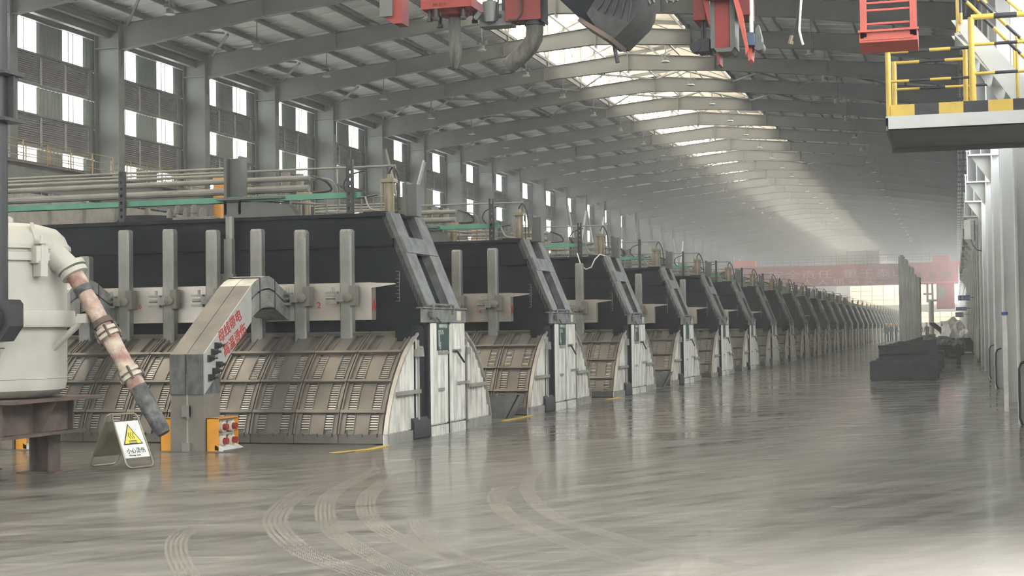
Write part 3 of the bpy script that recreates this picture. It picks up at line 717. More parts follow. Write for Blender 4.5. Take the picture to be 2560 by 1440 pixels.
def slant(y0, y1):
    mb = MB(); a = [(-.56, ZT + .02), (-.50, ZT + .03), (.03, 1.73), (-.03, 1.72)]
    mb.prism(a, 'y', y0, y1)
    for y in (y0, y1 - .015): mb.prism([(-.62, ZT), (-.50, ZT + .03), (.03, 1.73), (-.09, 1.72)], 'y', y, y + .015)
    return mb
SH['arms'] = [P('end_arm', slant(-.74, -.33), M_arm), P('end_arm', slant(.22, .64), M_arm)]
SH['cross'] = P('tie_plate', MB().prism([(-.40, 2.68), (-.35, 2.70), (-.26, 2.48), (-.31, 2.46)], 'y', -.70, .58), M_arm)
SH['inner'] = P('end_sheet', MB().prism([(-.66, ZT), (-.62, ZT), (-.09, 1.72), (-.13, 1.7)], 'y', -.72, .72), M_black)
SH['legs'] = [P('leg', MB().prism([(-.28, -1.15), (-.06, -1.15), (-.03, -1.1), (-.03, -.68), (-.28, -.68)], 'z', 0, 1.5), M_black), P('leg', MB().box(-.28, -.06, .3, 1.0, 0, 1.5), M_black)]
SH['foot'] = P('foot_block', MB().prism([(-.3, .0), (.0, .0), (.02, .02), (.02, .22), (-.02, .28), (-.3, .28)], 'y', -1.28, -.68), M_iron)
SH['cap'] = P('head_box', MB().box(-.30, .0, -.95, .85, 1.50, 1.72), M_black)
SH['capf'] = P('head_plate', MB().box(.0, .04, -.95, .85, 1.53, 1.72).box(-.05, .06, -.97, .87, 1.715, 1.735), M_arm)
SH['corner'] = P('gusset_plate', MB().box(-.34, -.3, -.745, -.73, 1.48, 1.72).box(-.36, -.02, -.76, -.735, 1.46, 1.72), M_black)
SH['bar'] = P('lock_bar', MB().tube([(.07, -.62, 1.70), (.07, -.62, 1.77), (.07, .22, 1.77), (.07, .22, 1.64)], .018, 6).box(.05, .1, -.75, -.55, 1.60, 1.68).tube([(.08, -.55, 1.62), (.09, -.40, 1.54)], .015, 6), M_arm)
SH['tagp'] = P('data_plate', MB().box(.04, .047, .45, .62, 1.56, 1.69), M_cream)
SH['door'] = [P('door_panel', door_panel(-.60, .10), M_white), P('door_panel', door_panel(.25, .86), M_white)]
SH['gap'] = P('gap_shade_strip', MB().box(-.05, -.01, .10, .25, .0, 1.53).box(-.05, .01, -.67, -.60, .0, 1.53), M_dark)  # dark strips put in for the shade of the gaps beside the doors
SH['dh'] = [P('handle', MB().box(.02, .05, -.36, -.12, .60, .64), M_alu2), P('handle', MB().box(.02, .05, -.36, .05, 1.10, 1.14), M_alu2), P('handle', MB().box(.02, .05, .45, .98, .66, .70), M_alu2), P('handle', MB().box(.02, .05, .28, .62, 1.12, 1.16), M_alu2)]
SH['lever'] = P('lever', MB().tube([(.03, .28, 1.13), (.07, .36, 1.13), (.09, .62, .97)], .015, 6), M_blk)
SH['board'] = P('notice_board', MB().box(.024, .04, -.40, .09, 1.15, 1.52), M_board)
def notice(par):
    o = text('电解槽参数表', .06, frame_mtx((.042, -.33, 1.46), (0, 1, 0), (0, 0, 1)), M_txtw, par, .001)
    for i, b in enumerate(('● 电压  温度', '● 分子比  水平', '设定', '实际', '效应', '铝水平', '电解质', '    备注')):
        text(b, .036, frame_mtx((.042, -.35, 1.40 - i * .033), (0, 1, 0), (0, 0, 1)), M_txtw, par, .001)
SH['plate'] = P('anode_beam', MB().box(-9, -.67, -1.0, -.84, 1.575, 2.075).prism([(-.67, 2.07), (-.35, 2.06), (-.32, 2.045), (-.67, 2.0)], 'y', -1.0, -.98), M_plate)
ticks = MB().box(0, .008, -.003, 0, 0, .40)
for i in range(9): ticks.box(-.05 if i % 2 == 0 else -.03, 0, -.003, 0, i * .05, i * .05 + .006)
SH['ticks'] = P('level_scale', ticks, M_chalk)
# gear on the superstructure roof
def gear_set(lod):
    out = []
    out.append(P('jack_post', MB().box(-3.02, -2.98, -.62, -.42, 3.08, 3.9).box(-2.80, -2.76, -.62, -.42, 3.08, 3.9).box(-3.0, -2.78, -.53, -.51, 3.08, 3.88), M_steel))
    out.append(P('jack_bracket', MB().prism([(-3.03, 3.02), (-1.93, 3.0), (-1.93, 3.06), (-2.05, 3.2), (-3.03, 3.30)], 'y', -.62, -.42).box(-3.1, -2.1, -.7, -.35, 3.28, 3.31), M_steel))
    out.append(P('jack_screw', MB().tube([(-2.8, -.88, 3.03), (-2.8, -.88, 2.72)], .06, 10).box(-2.87, -2.75, -.93, -.83, 2.14, 2.72).box(-2.93, -2.72, -.95, -.86, 2.08, 2.24), M_rod))
    for x, y, z1 in ((-4.6, -.66, 3.75), (-1.10, -.66, 3.77)):
        mb = MB()
        if lod == 2: mb.box(x - .03, x + .03, y - .03, y + .03, 3.02, z1)
        else:
            mb.box(x - .045, x - .018, y - .03, y + .03, 3.02, z1).box(x + .018, x + .045, y - .03, y + .03, 3.02, z1)
            for i in range(int((z1 - 3.02) / .1)): mb.box(x - .018, x + .018, y - .03, y + .03, 3.02 + i * .1, 3.08 + i * .1)
        out.append(P('slotted_post', mb, M_blk))
    for z, r, x1, y in ((3.47, .052, -2.0, 0.0), (3.62, .04, -2.0, .02), (3.71, .022, -3.25, .05), (3.83, .018, -3.25, .2), (3.36, .035, -3.3, .3)):
        out.append(P('pipe', MB().tube([(-9 if lod == 1 else -5.5, y, z), (x1, y, z)], r, 10), M_pipe))
    out.append(P('pipe', MB().tube([(-9 if lod == 1 else -5.5, .1, 3.78), (-.72, .1, 3.75), (-.7, .1, 3.4)], .015, 6), M_pipe))
    out.append(P('green_rail', MB().box(-9 if lod == 1 else -5.5, -.99, -.6, -.56, 3.25, 3.33).box(-9 if lod == 1 else -5.5, -.99, -.62, -.54, 3.25, 3.262), M_green))
    for x in (-.78, -2.05):
        h = 3.50 if x > -1 else 3.36
        out.append(P('air_cylinder', MB().tube([(x, 0, 3.03), (x, 0, h)], .072, 14), M_brass))
        out.append(P('cylinder_head', MB().box(x - .1, x + .1, -.1, .1, h, h + .05).tube([(x, 0, h + .05), (x, 0, h + .12)], .03, 8).box(x - .1, x + .1, -.1, .1, 3.02, 3.06), M_brass))
        mb = MB()
        for dx in (-.09, .09):
            for dy in (-.09, .09): mb.tube([(x + dx, dy, 3.03), (x + dx, dy, h + .06)], .01, 5)
        out.append(P('tie_rod', mb, M_brass))
    def hose(pts, r):
        q = []; p = [Vector(a) for a in pts]
        for i in range(len(p) - 1):
            p0, p1, p2, p3 = p[max(i - 1, 0)], p[i], p[i + 1], p[min(i + 2, len(p) - 1)]
            for t in range(5):
                t /= 5; q.append(.5 * ((2 * p1) + (p2 - p0) * t + (2 * p0 - 5 * p1 + 4 * p2 - p3) * t * t + (3 * p1 - p0 - 3 * p2 + p3) * t ** 3))
        q.append(p[-1]); return MB().tube(q, r, 6)
    out.append(P('hose', hose([(-1.2, .1, 3.7), (-1.45, .1, 3.62), (-1.5, .1, 3.45), (-1.3, .1, 3.32), (-.95, .0, 3.34)], .012), M_hose))
    out.append(P('hose', hose([(-.8, 0, 3.6), (-.72, 0, 3.72), (-.6, -.1, 3.5), (-.52, -.3, 3.1)], .014), M_hose))
    out.append(P('hose', hose([(-1.95, 0, 3.64), (-1.7, -.1, 3.55), (-1.62, -.1, 3.42), (-1.9, -.1, 3.4)], .018), M_hose))
    out.append(P('hose', hose([(-1.98, 0, 3.62), (-1.62, -.1, 3.56), (-1.52, -.1, 3.40), (-1.6, -.1, 3.36)], .013), M_pipe))
    out.append(P('hose', hose([(-1.1, -.1, 3.3), (-.95, -.3, 3.12), (-.7, -.5, 3.06), (-.5, -.6, 3.0)], .014), M_pipe))
    for x, y, z0, z1, r in ((-2.5, .3, 3.03, 3.74, .07), (-2.3, .35, 3.03, 3.72, .06), (-3.9, .3, 3.03, 3.3, .12)):
        out.append(P('air_vessel', MB().tube([(x, y, z0), (x, y, z1)], r, 10), M_pipe))
    mb = MB().box(-2.6, -2.15, -.35, -.2, 3.12, 3.2).box(-2.5, -2.4, -.4, -.2, 3.2, 3.32).box(-2.2, -2.12, -.4, -.3, 3.05, 3.35).tube([(-2.9, -.3, 3.3), (-2.2, -.3, 3.25), (-1.6, -.3, 3.2), (-1.6, -.3, 3.02)], .015, 6)
    for i in range(6): mb.tube([(-1.9 + i * .18, .4, 3.03), (-1.9 + i * .18, .4, 3.35)], .012, 5)
    for z in (3.14, 3.24, 3.35): mb.tube([(-2.0, .4, z), (-.8, .4, z)], .012, 5)
    mb.box(-4.0, -3.4, -.3, 0, 3.02, 3.1)
    for i in range(5): mb.lathe([(.05, 0), (.05, .08), (.02, .14)], (-4.1 + i * .13, -.2, 3.1 + (i % 2) * .06), 8)
    out.append(P('valve_rack', mb, M_pipe))
    out.append(P('control_box', MB().box(-.52, -.36, -.05, .15, 3.02, 3.46).box(-.53, -.50, -.06, .16, 3.02, 3.5), M_steel))
    return out
GEAR = {1: gear_set(1), 0: gear_set(0), 2: gear_set(2)}
RODS = {0: [(-4.32, 2.88), (-3.63, 2.87), (-2.97, 2.84), (-2.30, 2.83), (-1.65, 2.80), (-.99, 2.785), (-4.95, 2.53), (-5.7, 2.7)],
        1: [(-1.63, 2.85), (-.97, 2.86), (-2.3, 2.8)], 2: [(-1.02, 2.865)], 3: [(-1.06, 2.86)], 4: [(-1.05, 2.915)], 5: [(-1.05, 2.55)], 6: [(-1.05, 2.5)]}
rodmesh = {}
pots = []
def L_(t, pair, par=None, loc=None, stuff=False):
    o = link(pair[0], pair[1], par or t, loc)
    if stuff: o['kind'] = 'stuff'
    return o
for idx in range(34):
    t = thing('electrolysis_pot', POTL(idx), 'smelting pot', (XF, YP + BAY * idx, 0), 'row of smelting pots')
    near = idx < 4; mid = idx < 12
    for s in SH['side']: L_(t, s)
    L_(t, SH['band']); L_(t, SH['top']); L_(t, SH['inner']); L_(t, SH['cross']); L_(L_(t, SH['cap']), SH['capf']); L_(t, SH['foot'])
    for a in SH['arms'] + SH['legs']: L_(t, a)
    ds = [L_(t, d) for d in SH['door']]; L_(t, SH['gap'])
    nc = 13 if idx == 0 else (6 if idx == 1 else (4 if near else 3))
    for i in range(nc):
        c = L_(t, ('hood_cover', HC[1][0]), loc=(-.06 - CW * i, 0, 0))
        if mid: L_(c, ('louvre', HC[1][1]), stuff=True)
    for i in range(3 if mid else 1): L_(t, ('hood_cover', HC[-1][0]), loc=(-.06 - CW * i, 0, 0))
    for s in (1, -1):
        e = EH[s]; p = L_(t, e[0]); L_(p, e[1]); 
        if mid: L_(p, e[2]); L_(p, e[3])
    bd = L_(t, SH['board'])
    if idx < 3: notice(bd)
    if mid:
        L_(t, SH['corner']); L_(t, SH['bar']); L_(t, SH['tagp']); L_(t, SH['lever'])
        for i, h in enumerate(SH['dh']): L_(ds[i // 2], h)
        L_(t, SH['ticks'], loc=(-.37, -.744, 1.82))
    for g in GEAR[1 if idx == 0 else (0 if idx < 3 else 2)]:
        if idx < 14 or g[0] in ('pipe', 'air_cylinder', 'slotted_post', 'valve_rack', 'green_rail', 'air_vessel'): L_(t, g, stuff=g[0] in ('tie_rod', 'valve_rack'))
    if idx < 7 or idx in (9,): L_(t, SH['plate'])
    for (x, h) in RODS.get(idx, []):
        if h not in rodmesh: rodmesh[h] = rod_mesh(h).mesh('anode_rod', M_rod)
        r = L_(t, ('anode_rod', rodmesh[h]), loc=(x, -1.065, 0))
        if idx < 7:
            for cm in CLM: L_(r, (cm.name.split('.')[0], cm), loc=(0, 0, 1.96))
    pots.append(t)
obj('hose', MB().tube([(-1.15, -.7, 3.1), (-1.08, -.86, 2.98), (-1.03, -.87, 2.82), (-.92, -.87, 2.74), (-.80, -.87, 2.78), (-.72, -.86, 2.95), (-.62, -.8, 3.06), (-.5, -.7, 3.02)], .014, 6), M_panelw, pots[2], label='pale hose sagging over the sheet edge')
# markings on the nearest two pots
pl0 = [c for c in pots[0].children if c.name.startswith('anode_beam')][0]
pl1 = [c for c in pots[1].children if c.name.startswith('anode_beam')][0]
for pl, dx in ((pl0, -.16), (pl1, .04)):
    text('2', .12, frame_mtx((-1.30 + dx, -1.004, 1.74), (1, 0, 0), (0, 0, 1)), M_txtr, pl, bold=.002)
    text('A', .22, frame_mtx((-.668, -.99, 1.70), (0, 1, 0), (0, 0, 1)), M_txtr, pl, bold=.004)
text('6', .10, frame_mtx((-4.15, -1.004, 1.78), (1, 0, 0), (0, 0, 1)), M_txtr, pl0)
for i, c in enumerate([c for c in pots[0].children if c.name.startswith('anode_rod')][:6]):
    if i > 3: text('ノナ\n夂\n示\n二', .10, frame_mtx((-.05, -.068, 2.7), (1, 0, 0), (0, 0, 1)), M_txtw if False else M_chalk, c, .0005, 'chalk_mark')

# ---------------------------------------------------------------- busbar risers
def riser(x1, label, vis=True):
    wdt = .44; x0 = x1 - wdt; y = 16.45
    t = thing('busbar_riser', label, 'busbar', (x1, y, 0), 'busbar risers at the first pot')
    obj('post', MB().box(-.44, -.235, .0, .42, 0, .69).box(-.205, 0, 0, .42, 0, .69), M_bus, t)
    obj('post_head', MB().box(-.44, -.235, -.02, .44, .69, 1.17).box(-.205, 0, -.02, .44, .69, 1.17), M_busd, t)
    obj('seam_strip', MB().box(-.235, -.205, .01, .4, 0, 1.18), M_face, t)
    obj('clamp_bracket', MB().box(-.27, -.17, -.04, 0, .42, .55).box(-.21, -.17, -.045, 0, .40, .56).box(-.27, -.17, -.04, 0, .0, .11), M_rod, t)
    prof = [(.44, .69), (.0, 1.17), (1.29, 2.02), (1.62, 2.10), (1.29, 1.57)]
    for a, b in ((-.44, -.225), (-.215, 0)):
        mb = MB().prism([(.02, .69), (0, 1.17), (1.29, 2.023), (1.29, 1.57)], 'x', a, b)
        obj('inclined_bar', mb, M_bus, t)
    obj('face_plate', MB().prism([(.0, .685), (0, 1.175), (1.29, 2.028), (1.29, 1.568)], 'x', 0, .012), M_face, t)
    # curved bundles of flexible strips
    up_ = [(1.29, 2.02), (1.42, 2.085), (1.56, 2.13), (1.70, 2.16), (1.84, 2.165), (1.98, 2.13), (2.10, 2.07), (2.25, 2.01), (2.38, 1.97), (2.45, 1.94)]
    lo_ = [(1.29, 1.60), (1.42, 1.66), (1.56, 1.72), (1.70, 1.75), (1.84, 1.765), (1.98, 1.75), (2.10, 1.71), (2.25, 1.65), (2.38, 1.60), (2.45, 1.58)]
    for a, b in ((-.44, -.225), (-.215, 0)):
        for f0, f1, nn in ((0, .40, 9), (.46, 1, 11)):
            for j in range(nn):
                g0 = f0 + (f1 - f0) * j / nn; g1 = f0 + (f1 - f0) * (j + .8) / nn
                top = [(u[0], u[1] + (l[1] - u[1]) * g0) for u, l in zip(up_, lo_)]; bot = [(u[0], u[1] + (l[1] - u[1]) * g1) for u, l in zip(up_, lo_)]
                mb = MB(); k = len(top)
                vs = [(a, p, q) for p, q in top] + [(a, p, q) for p, q in bot] + [(b, p, q) for p, q in top] + [(b, p, q) for p, q in bot]
                fs = []
                for i in range(k - 1):
                    fs += [(i, i + 1, 2 * k + i + 1, 2 * k + i), (k + i, k + i + 1, 3 * k + i + 1, 3 * k + i), (i, i + 1, k + i + 1, k + i), (2 * k + i, 2 * k + i + 1, 3 * k + i + 1, 3 * k + i)]
                mb.add(vs, fs); obj('flexible_strip', mb, M_flex, t)
    obj('binding', MB().box(-.45, .006, 1.55, 1.565, 1.70, 2.14).box(-.45, .006, 2.0, 2.015, 1.73, 2.13), M_dark, t)
    for py, pz in ((.31, 1.272), (.22, 1.195), (.125, 1.121), (.345, 1.04), (.25, .964), (.14, .89)):
        obj('bolt', MB().box(.012, .04, py - .045, py + .03, pz - .045, pz + .035).tube([(.02, py, pz), (.12, py + .01, pz)], .016, 8).tube([(.04, py, pz), (.08, py, pz)], .034, 6), M_blk, t)
    text('母线带电', .172, frame_mtx((.014, .40, 1.295), (0, .89, .46), (0, -.46, .89)), M_txtr, t, .002, bold=.0015)
    text('高温烫伤', .172, frame_mtx((.014, .53, 1.125), (0, .89, .46), (0, -.46, .89)), M_txtr, t, .002, bold=.0015)
    return t
riser(-8.66, 'busbar riser with red characters on its inclined side, between yellow guards')
riser(-11.3, 'busbar riser partly hidden behind the ladle at the left edge')
def guard(x0, x1, y0, y1, label, knobs=True):
    t = thing('guard_box', label, 'guard box', (x0, y0, 0), 'yellow guard boxes at the risers'); W = x1 - x0; D = y1 - y0
    obj('housing', MB().box(0, W, 0, .01, 0, .40).box(0, W, D - .01, D, 0, .40).box(0, W, 0, D, .39, .40).box(0, .01, 0, D, 0, .4), M_yel, t)
    obj('face_board', MB().box(W - .07, W - .05, .01, D - .01, .02, .39), M_face, t)
    if knobs:
        for i in range(2):
            for z in (.12, .29):
                y = D * (.27 + .46 * i)
                k = obj('insulator', MB().tube([(W - .045, y, z), (W - .0, y, z)], .066, 16), M_cream, t)
                obj('backing_plate', MB().box(W - .052, W - .045, y - .08, y + .07, z - .07, z + .07), M_brown, t)
                obj('knob', MB().tube([(W - .0, y, z), (W + .05, y, z)], .04, 14), M_redb, k)
        obj('foil_flap', MB().prism([(W - .05, .02), (W + .05, .0), (W + .07, .02), (W - .05, .08)], 'y', .0, D), M_panelw, t)
    return t
guard(-8.655, -8.49, 16.5, 17.02, 'yellow guard box with four red knobs beside the lettered riser')
guard(-9.27, -9.11, 16.5, 16.9, 'yellow guard box left of the lettered riser behind the spout tip', False)
guard(-11.295, -11.13, 16.5, 17.02, 'yellow guard box with red knobs behind the ladle stand')
guard(-11.91, -11.75, 16.5, 16.9, 'yellow guard box at the left picture edge under the ladle', False)
# grey deflector plates in the gaps between pots
for i, (x, y, lb) in enumerate(((-7.05, 23.35, 'leaning grey wedge plate in the gap behind the first pot'), (-7.0, 36.5, 'leaning grey wedge plate in the gap behind the third pot'))):
    o = obj('deflector_plate', MB().prism([(x - .25, 0), (x + .12, 0), (x + .33, .38), (x - .25, .38)], 'y', y, y + .01).prism([(x + .10, 0), (x + .13, 0), (x + .34, .38), (x + .31, .38)], 'y', y, y + .35), M_arm)
    tag(o, lb, 'plate')

# ---------------------------------------------------------------- tapping ladle, stand, hanger
LX, LY = -9.4, 13.3
ld = thing('tapping_ladle', 'pale grey tapping ladle with domed lid and long angled spout', 'ladle', (LX, LY, .79))
obj('shell', MB().lathe([(.55, 0), (.66, .02), (.74, .08), (.76, .17), (.76, 1.36)], n=64), M_ladle, ld)
obj('band', MB().lathe([(.76, .70), (.835, .705), (.84, .72), (.84, .85), (.835, .87), (.76, .875)], n=64), M_ladle, ld)
obj('weld_line', MB().lathe([(.762, .19), (.768, .195), (.762, .2)], n=64), M_ladle, ld)
lid = obj('lid', MB().lathe([(.80, 1.36), (.80, 1.44), (.76, 1.45), (.76, 1.47), (.80, 1.48), (.80, 1.52), (.77, 1.55), (.74, 1.62), (.66, 1.70), (.5, 1.745), (.1, 1.755)], n=64), M_ladle, ld)
obj('lid_boss', MB().lathe([(.06, 1.75), (.06, 1.79), (.03, 1.81)], (.35, -.2, 0), 12), M_ladle, lid)
for a in (-.35, -1.15, -1.9):
    c, s = math.cos(a), math.sin(a)
    mb = MB().box(.76, .87, -.07, .07, 1.33, 1.50).box(.78, .9, -.04, .04, 1.2, 1.35).prism([(.70, 1.74), (.80, 1.53), (.74, 1.53)], 'y', -.02, .02).tube([(.86, 0, 1.30), (.86, 0, 1.60)], .02, 8).box(.82, .9, -.05, .05, 1.52, 1.545)
    mb.rot(a); obj('clamp', mb, M_ladle, ld)
# spout
def sp(px, pz, y=0): return Vector((px - LX, y, pz - .79))
A = sp(-8.62, 2.19); B = sp(-8.44, 2.06); E_ = sp(-7.43, .44)
obj('spout_neck', MB().tube([A - Vector((.12, 0, -.05)), A, B], [.16, .13, .11], 16), M_ladle, ld)
d = (E_ - B).normalized()
def ring(p, r, h, mm, nm): return obj(nm, MB().tube([p - d * h / 2, p + d * h / 2], r, 20), mm, ld)
ring(B - d * .03, .15, .05, M_ladle, 'flange'); ring(B + d * .04, .14, .05, M_ladle, 'flange')
Lp = (E_ - B).length
pts = [B + d * (Lp * .72 * i / 10) for i in range(11)]
obj('spout_pipe', MB().tube(pts, [.085 + .006 * math.sin(i * 2.3) for i in range(11)], 20), M_spout, ld)
obj('spout_tip', MB().tube([B + d * Lp * .72, B + d * Lp * .85, B + d * Lp * .97, E_], [.088, .086, .08, .06], 20), M_tip, ld, label='charred black pipe tip')
ring(B + d * .24, .092, .07, M_tip, 'scorched_band')
for f in (.40, .70 * .93):
    ring(B + d * (Lp * f - .04), .12, .035, M_crust, 'flange'); ring(B + d * (Lp * f + .02), .125, .035, M_crust, 'flange')
    mb = MB()
    for j in range(6):
        a = j * PI / 3; u = d.cross(Vector((0, 1, 0))).normalized(); v = d.cross(u); q = B + d * Lp * f + (u * math.cos(a) + v * math.sin(a)) * .12
        mb.tube([q - d * .08, q + d * .06], .014, 6)
    obj('bolt_ring', mb, M_brown, ld, True)
obj('strut', MB().tube([sp(-8.66, 1.28), sp(-8.30, 1.56, -.03)], .032, 10).box(*(lambda p: (p.x - .05, p.x + .05, p.y - .05, p.y + .03, p.z - .04, p.z + .05))(sp(-8.29, 1.57, -.03))), M_ladle, ld)
obj('pipe_clamp', MB().tube([B + d * (Lp * .33 - .03), B + d * (Lp * .33 + .03)], .105, 16), M_brown, ld)
obj('handwriting', MB(), M_blk, ld) if False else None
text('Γ', .12, frame_mtx((.52, -.60, .42), (.75, .66, 0), (0, 0, 1)), M_blk, ld, .0015, 'painted_mark')
# stand
st = thing('ladle_stand', 'rusty brown steel stand carrying the ladle', 'stand', (LX, LY, 0))
obj('top_plate', MB().box(-.8, .80, -.8, .8, .755, .785), M_brown, st)
obj('beam', MB().box(-.62, .58, -.62, -.60, .44, .755).box(-.62, .58, -.72, -.5, .735, .755).box(-.62, .6, -.74, -.46, .41, .44), M_brown, st)
obj('beam', MB().box(-.62, .58, .60, .62, .44, .755).box(-.62, .6, .46, .74, .41, .44), M_brown, st)
obj('beam', MB().box(.50, .52, -.62, .62, .44, .755).box(.40, .66, -.72, .72, .41, .44), M_brown, st)
obj('gusset', MB().prism([(.0, .44), (.02, .755), (.48, .755)], 'y', -.70, -.68).prism([(.52, .44), (.6, .44), (.78, .755), (.52, .755)], 'y', -.02, 0), M_brown, st)
for a, b in ((.3, -.6), (-.6, -.6), (.3, .5), (-.6, .5)):
    obj('leg', MB().box(a - .11, a - .09, b - .1, b + .1, 0, .41).box(a + .11, a + .13, b - .1, b + .1, 0, .41).box(a - .09, a + .11, b - .01, b + .01, 0, .41), M_brown, st)
    obj('foot_plate', MB().box(a - .2, a + .26, b - .2, b + .2, 0, .012), M_brown, st)
# hanger
HX, HY = -8.66, 12.35
hg = thing('ladle_hanger', 'black steel hanger pole with pivot block in front of the ladle', 'hanger', (HX, HY, 0))
obj('pole', MB().tube([(0, 0, 1.75), (0, 0, 7.5)], .115, 24), M_blk, hg)
obj('pivot_block', MB().prism([(-.4, 1.75), (.2, 1.75), (.235, 1.71), (.235, 1.5), (.13, 1.36), (-.25, 1.33), (-.4, 1.4)], 'y', -.12, .1), M_blk, hg)
obj('pivot_disc', MB().tube([(.03, -.12, 1.56), (.03, -.17, 1.56)], .14, 24).tube([(-.03, -.17, 1.58), (-.03, -.19, 1.58)], .03, 10).tube([(.09, -.17, 1.58), (.09, -.19, 1.58)], .03, 10), M_blk, hg)
obj('collar', MB().box(-.35, .22, -.16, .16, 3.86, 3.89).box(-.35, .22, -.16, .16, 3.42, 3.45).box(-.35, .19, .02, .05, 3.45, 3.86).box(-.06, -.03, -.15, .15, 3.45, 3.86), M_blk, hg)
obj('lug', MB().box(-.2, .08, -.08, .08, 3.89, 4.02).box(-.12, .1, -.06, .06, 4.02, 4.1), M_blk, hg)

# ---------------------------------------------------------------- warning sign
wdir = Vector((.30, .954, 0)).normalized(); ndir = Vector((wdir.y, -wdir.x, 0))
sg_ = thing('warning_sign', 'folding caution board with yellow hot surface triangle on the floor', 'sign', (-8.575, 14.45, 0))
Hs = .555; hw = .185
def board(sgn, panel_m):
    foot = ndir * (.29 * sgn); top = ndir * (.03 * sgn) + Vector((0, 0, Hs)); 
    def Q(a, t, o=0): return foot.lerp(top, t) + wdir * a + ndir * o * sgn
    r = .011; c = .05
    pts = [Q(-hw + c, 0), Q(-hw + .015, .03), Q(-hw, .09), Q(-hw + .01, .92), Q(-hw + .02, .97), Q(-hw + c, 1), Q(hw - c, 1), Q(hw - .02, .97), Q(hw - .01, .92), Q(hw, .09), Q(hw - .015, .03), Q(hw - c, 0), Q(-hw + c, 0)]
    pts = [p + Vector((0, 0, r)) for p in pts]
    f = obj('leg_frame', MB().tube(pts, r, 8), M_frame, sg_)
    a, b, cc, dd = Q(-hw + .01, .2, .004), Q(hw - .01, .2, .004), Q(hw - .02, .88, .004), Q(-hw + .02, .88, .004)
    o = ndir * .004 * sgn
    mb = MB().add([a, b, cc, dd, a - o, b - o, cc - o, dd - o], [(0, 1, 2, 3), (7, 6, 5, 4), (0, 4, 5, 1), (1, 5, 6, 2), (2, 6, 7, 3), (3, 7, 4, 0)])
    pn_ = obj('panel', mb, panel_m, sg_)
    return f, pn_, Q
f1, p1, Q1 = board(1, M_panelw); board(-1, M_frame)
updir = (Vector((0, 0, Hs)) - ndir * .26).normalized()
face_o = Q1(0, .2, .007)
def onface(a, h): return face_o + wdir * a + updir * h
def tri(sc, off, mm, nm, par):
    cx = onface(0, .235); o = wdir.cross(updir) * off
    vs = [cx + wdir * (-.135 * sc) - updir * (.085 * sc), cx + wdir * (.135 * sc) - updir * (.085 * sc), cx + updir * (.15 * sc)]
    mb = MB().add([v + o for v in vs] + [v + o + wdir.cross(updir) * .001 for v in vs], [(0, 1, 2), (3, 5, 4), (0, 3, 4, 1), (1, 4, 5, 2), (2, 5, 3, 0)]); return obj(nm, mb, mm, par)
tri(1, .0, M_txtd, 'triangle_border', p1); tri(.86, .0015, M_tri, 'warning_triangle', p1)
o3 = wdir.cross(updir) * .003
mb = MB()
for j in range(3): mb.bar(onface(-.055 + .0 * j, .165 + j * .013) + o3, onface(.055, .165 + j * .013) + o3, .001, .006, updir)
for j in range(3):
    x = -.03 + j * .03; mb.tube([onface(x + .009 * math.sin(i * 1.3), .21 + i * .011) + o3 for i in range(8)], .003, 5)
obj('hot_surface_symbol', mb, M_txtd, p1)
text('小心烫伤', .066, frame_mtx(onface(-.128, .055) + o3 * .5, wdir, updir), M_txtd, p1, .0005)
text('Warning  Scald', .026, frame_mtx(onface(-.11, .02) + o3 * .5, wdir, updir), M_txtd, p1, .0005)

# ---------------------------------------------------------------- overhead crane tools (near)
nc_ = thing('overhead_crane', 'red bridge crane spanning the hall above the viewer with its hanging tools above', 'crane', (0, 14.5, 0))
obj('bridge_girder', MB().box(-28.3, 1.0, -1.4, -.6, 8.4, 9.4), M_red, nc_); obj('bridge_girder', MB().box(-28.3, 1.0, .9, 1.7, 8.4, 9.4), M_red, nc_)
obj('trolley', MB().box(-6.2, .5, -.9, 1.2, 7.3, 8.4), M_redd, nc_)
t = thing('tool_bracket', 'red channel end hanging leftmost in the top row of crane tools', 'crane tool', (-5.2, 14, 0), 'crane tools')
obj('channel', MB().prism([(-.13, 4.49), (-.03, 4.42), (.06, 4.42), (.08, 7.4), (-.10, 7.4)], 'y', -.1, .1), M_red, t)
obj('web_plate', MB().box(-.16, -.03, -.13, -.10, 4.49, 7.4), M_steel, t)
t = thing('crust_breaker', 'red flanged breaker head with a worn grey chisel pointing down', 'crane tool', (-4.63, 14, 0), 'crane tools')
obj('flange_plate', MB().box(-.27, .24, -.22, .22, 4.51, 4.60), M_red, t)
obj('bearing_ring', MB().lathe([(.15, 4.51), (.14, 4.47), (.08, 4.455)], n=20), M_redd, t)
obj('actuator', MB().box(-.17, .15, -.15, .15, 4.6, 7.4), M_redd, t)
for a, b in ((-.20, -.16), (.14, -.16), (-.12, -.2), (.19, .05), (-.2, .15)):
    obj('bolt', MB().tube([(a, b, 4.51), (a, b, 4.43)], .022, 8).tube([(a, b, 4.43), (a, b, 4.40)], .032, 6), M_iron, t)
obj('chisel', MB().tube([(0, 0, 4.52), (0, 0, 4.4), (.005, 0, 4.16), (.005, 0, 4.10), (-.01, 0, 3.96), (-.01, 0, 3.95)], [.06, .062, .066, .064, .034, .024], 10), M_chis, t)
text('86-018', .05, frame_mtx((-.15, -.222, 4.53), (1, 0, 0), (0, 0, 1)), M_redd, t)
t = thing('feed_nozzle', 'grey block and tapered nozzle with a dangling cable beside the breaker', 'crane tool', (-4.2, 14, 0), 'crane tools')
obj('block', MB().box(-.15, .17, -.09, .09, 4.33, 4.47), M_steel, t); obj('nozzle', MB().tube([(-.03, -.12, 7.4), (-.03, -.12, 4.57), (-.03, -.12, 4.55), (-.03, -.12, 4.36)], [.03, .03, .075, .055], 12), M_steel, t)
